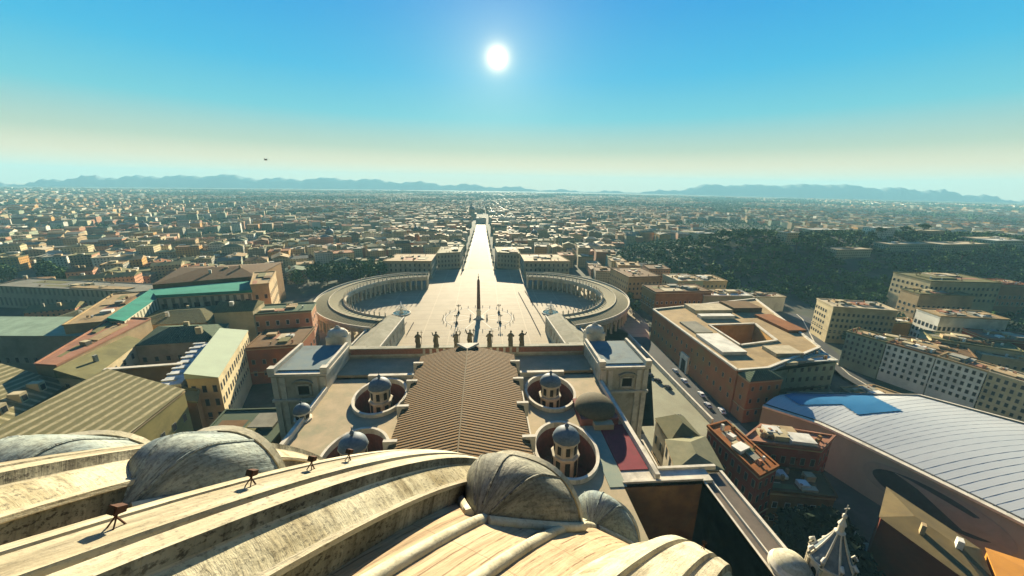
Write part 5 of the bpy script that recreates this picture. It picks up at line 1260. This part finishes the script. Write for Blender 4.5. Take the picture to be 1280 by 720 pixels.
HL = ['long pale institute building on the hill, leftmost of the hill buildings','cream building on the hill left of the pale blocks','long pale building with a bright roof edge in the hill wood','greenish long building along the hill crest','bluish white villa with tall windows in the hill wood','very long low greenish building along the right hill crest','long building with pale walls right of the hill crest centre','pale building near the right picture edge on the hill','low long cream terrace building below the hill crest','low long building with pale edge far right below the crest','small cream house in the hill wood above the orange palace','small pale tower house on the hill crest']
HC_ = ['tan','cream','cream','pale green','white','pale green','tan','cream','tan','pale green','cream','cream']
for (q, w, d, h, z), lb, c in zip(HB, HL, HC_):
    r_ = .08; bldg('hill_building', lb, 'building', [q, (q[0]+w, q[1]+w*r_), (q[0]+w-d*r_, q[1]+w*r_+d), (q[0]-d*r_, q[1]+d)], z-4, z+h, c, 'white' if c in ('cream','white') else 'pale', 'flat', group='buildings on the wooded hill', clutter=2, textured=True)

# ------------------------------------------------------------------ the city
WN = ['cream','ochre','salmon','grey','tan','white','cream','tan','grey','pale green','cream']; RN = ['terracotta','brown','pale','grey','olive','green','brown','tan','olive','olive']
def free(x, y):
    if abs(x) < 27: return False
    if abs(x) < 175 and y < 512: return False
    if abs(x) < 140 and y < 660: return False
    if x < 0 and y < 445 and x > -330: return False
    if x < 0 and y < 440 and x > -500 and y > 360: return False
    if x < 0 and y < 345: return False
    if x < 0 and (-235 < x < -110 and 465 < y < 560): return False
    if x < 0 and (-660 < x < -470 and 455 < y < 545): return False
    if x > 0 and (hz(x, y) > 1.5 or wooded(x, y)): return False
    if x > 0 and y < 455: return False
    if x > 0 and 240 < x and y < 620: return False
    return True
def inview(x, y):
    a = math.atan2(x-CAM.x, y-CAM.y)-YAW
    return abs(a) < R(57)
rnd = random.Random(5); cells = []; P = 32.0
for j in range(0, 60):
    for i in range(-60, 60):
        x = (i+.5)*P+rnd.uniform(-2,2)+(3 if j % 2 else -3); y = 345+j*P+rnd.uniform(-3,3)
        if i % 4 == 0 and j % 3 == 1: continue
        if free(x, y) and inview(x, y): cells.append((math.hypot(x, y), i, j, x, y))
cells.sort(); near_, far_ = cells[:300], cells[300:]
rows = {}
for c in near_: rows.setdefault((c[2], c[3] > 0), []).append(c)
for (j, right), cs in rows.items():
    cs.sort(key=lambda c: abs(c[3]))
    for k, (dist, i, j_, x, y) in enumerate(cs):
        w, d, h = rnd.uniform(19, 31), rnd.uniform(18, 30), rnd.choice((11, 14, 16, 18, 20, 23, 26))+rnd.uniform(-1,1); rot = rnd.uniform(-.08,.08)+(.42 if x < -160 else .2 if x < 0 else -.12); c_, s_ = math.cos(rot), math.sin(rot)
        q = [(x+u*w/2*c_-v*d/2*s_, y+u*w/2*s_+v*d/2*c_) for u, v in ((-1,-1),(1,-1),(1,1),(-1,1))]
        wl, rf = rnd.choice(WN), rnd.choice(RN); kd = rnd.choice(('flat','hip','gable','flat'))
        lb = '%s house with %s %s roof, %s out from the avenue, %s row, %s side' % (wl, rf, {'flat':'flat','hip':'hipped','gable':'pitched'}[kd], ordinal(k), ordinal(j), 'right' if right else 'left')
        bldg('town_house', lb, 'house', q, 0, h, wl, rf, kd, rise=rnd.uniform(2.2,4), clutter=2, textured=True, over=.35, group='town houses beyond the square', tiles=False)
# church domes and bell towers that stand above the roofs
def church(x, y, h, r, label):
    t = thing('church', label, 'church', (x, y, 0), group='churches in the city')
    b = MB(); b.prism([(x-r*1.5,y-r*2.4),(x+r*1.5,y-r*2.4),(x+r*1.5,y+r*1.6),(x-r*1.5,y+r*1.6)], 0, h*.6); part(b, 'nave', wmat('cream'), t)
    b = MB(); b.lathe((x,y,0), [(r,h*.6),(r,h),(r*1.1,h+.3),(r*1.1,h+1)], 12); part(b, 'drum', wmat('tan'), t)
    b = MB(); b.lathe((x,y,h+1), [(r*math.cos(q), r*1.1*math.sin(q)) for q in [R(86*i/8) for i in range(9)]]+[(r*.16,r*1.1),(r*.16,r*1.5),(.1,r*1.8)], 16); part(b, 'dome', M_LEADBLUE, t, smooth=50)
for px, py, h, r, lb in ((300,262,30,9,'church with a grey dome among the far left roofs'),(412,292,28,8,'church with a grey dome left of the avenue'),(520,287,24,6,'small church dome just left of the avenue'),(668,292,26,7,'church dome just right of the avenue'),(736,278,28,9,'church dome far right of the avenue before the wood'),(180,284,28,8,'church dome among the left city roofs'),(590,262,34,12,'large far church dome beyond the end of the avenue')):
    church(*at(px, py, h), h, r, lb)
# the rest of the city out to the horizon: far more houses than anyone could count
b = MB(); cm = [facade('facade '+c, WALLS[c]) for c in dict.fromkeys(WN)]; rm2 = [rmat(c) for c in dict.fromkeys(RN)]; nw = len(cm)
wood = MB()
def nz(x, y): return math.sin(x*.0021+1.3)*math.sin(y*.0017+.4)+.6*math.sin(x*.0053-y*.0031)+.5*math.sin(y*.0041+x*.0012+2)
def house(x, y, w, d, h, rot):
    c_, s_ = math.cos(rot), math.sin(rot); q = [(x+u*w/2*c_-v*d/2*s_, y+u*w/2*s_+v*d/2*c_) for u, v in ((-1,-1),(1,-1),(1,1),(-1,1))]
    mi = rnd.randrange(nw); ri = nw+rnd.randrange(len(rm2))
    if rnd.random() < .5: b.prism(q, 0, h, mi=mi, tmi=ri)
    else:
        b.prism(q, 0, h, mi=mi, top=False); m1 = ((q[0][0]+q[3][0])/2, (q[0][1]+q[3][1])/2, h+3); m2 = ((q[1][0]+q[2][0])/2, (q[1][1]+q[2][1])/2, h+3)
        A, B_, D, E_ = [(*p, h) for p in q]; b.face([A,B_,m2,m1], mi=ri); b.face([D,E_,m1,m2], mi=ri); b.face([B_,D,m2], mi=ri); b.face([E_,A,m1], mi=ri)
    if rnd.random() < .5: b.prism([(x+u*2.5, y+v*3) for u, v in ((-1,-1),(1,-1),(1,1),(-1,1))], h, h+rnd.uniform(2,5), mi=rnd.randrange(nw))
for dist, i, j, x, y in far_:
    if nz(x*2, y*2) > .8 or rnd.random() < .07: clump(wood, x, y, 0, 12, 11, 26, 2.0, rnd); continue
    house(x, y, rnd.uniform(17,31), rnd.uniform(17,30), rnd.uniform(9,25), rnd.uniform(-.12,.12)+(.45 if x < -160 else .2 if x < 0 else -.15))
for P, r0, r1 in ((34, 1750, 2700), (50, 2650, 4300), (80, 4250, 7600)):
    n = int(r1/P)
    for j in range(-n, n+1):
        for i in range(-n, n+1):
            x, y = i*P+rnd.uniform(-.2,.2)*P, j*P+rnd.uniform(-.2,.2)*P; r = math.hypot(x, y)
            if y < 200 or r < r0 or r > r1 or not inview(x, y) or hz(x, y) > 2 or (x > 250 and y < 930 and x < 1300): continue
            g = nz(x, y)
            if g > (-.15 if r < 4250 else -.45)+.5*rnd.random(): clump(wood, x, y, 0, P*.5, 12, 14, P*.085, rnd); continue
            if rnd.random() < .2: continue
            house(x, y, P*rnd.uniform(.35,.7), P*rnd.uniform(.35,.7), rnd.uniform(9,20), ((.42 if x < 0 else -.2)+.25*math.sin(x*.001)+.2*math.sin(y*.0013)))
o = b.build('distant_city', cm+rm2, weld=False); kind(o, 'stuff'); o['label'] = 'dense rooftops of the city stretching to the horizon'
o = wood.build('distant_wood', M_LEAF, weld=False); kind(o, 'stuff'); o['label'] = 'dark green parks and tree belts between the distant rooftops'
t = thing('bird', 'small dark bird flying high in the left sky', 'bird', (0,0,0))
v = (_fw+_rt*((332-640)/FOC)-_up*((200-360)/FOC)); p = CAM+v*90; t.location = p
b = MB(); 
for k in range(6): pass
b.tube([(-.28,0,0),(-.1,0,.02),(.12,0,.02),(.3,0,0)], [.02,.075,.07,.01], 8); b.face([(.3,0,0),(.46,-.09,0),(.46,.09,0)]); b.build('body', M_IRON, weld=False).parent = t
for s_ in (-1, 1):
    b = MB(); b.face([(-.1,s_*.05,.04),(.12,s_*.05,.04),(.14,s_*.42,.2),(-.04,s_*.42,.22)]); b.face([(-.04,s_*.42,.22),(.14,s_*.42,.2),(.24,s_*.9,.1)]); o = b.build('wing', M_IRON, weld=False); o.parent = t
t.scale = (1.5,)*3
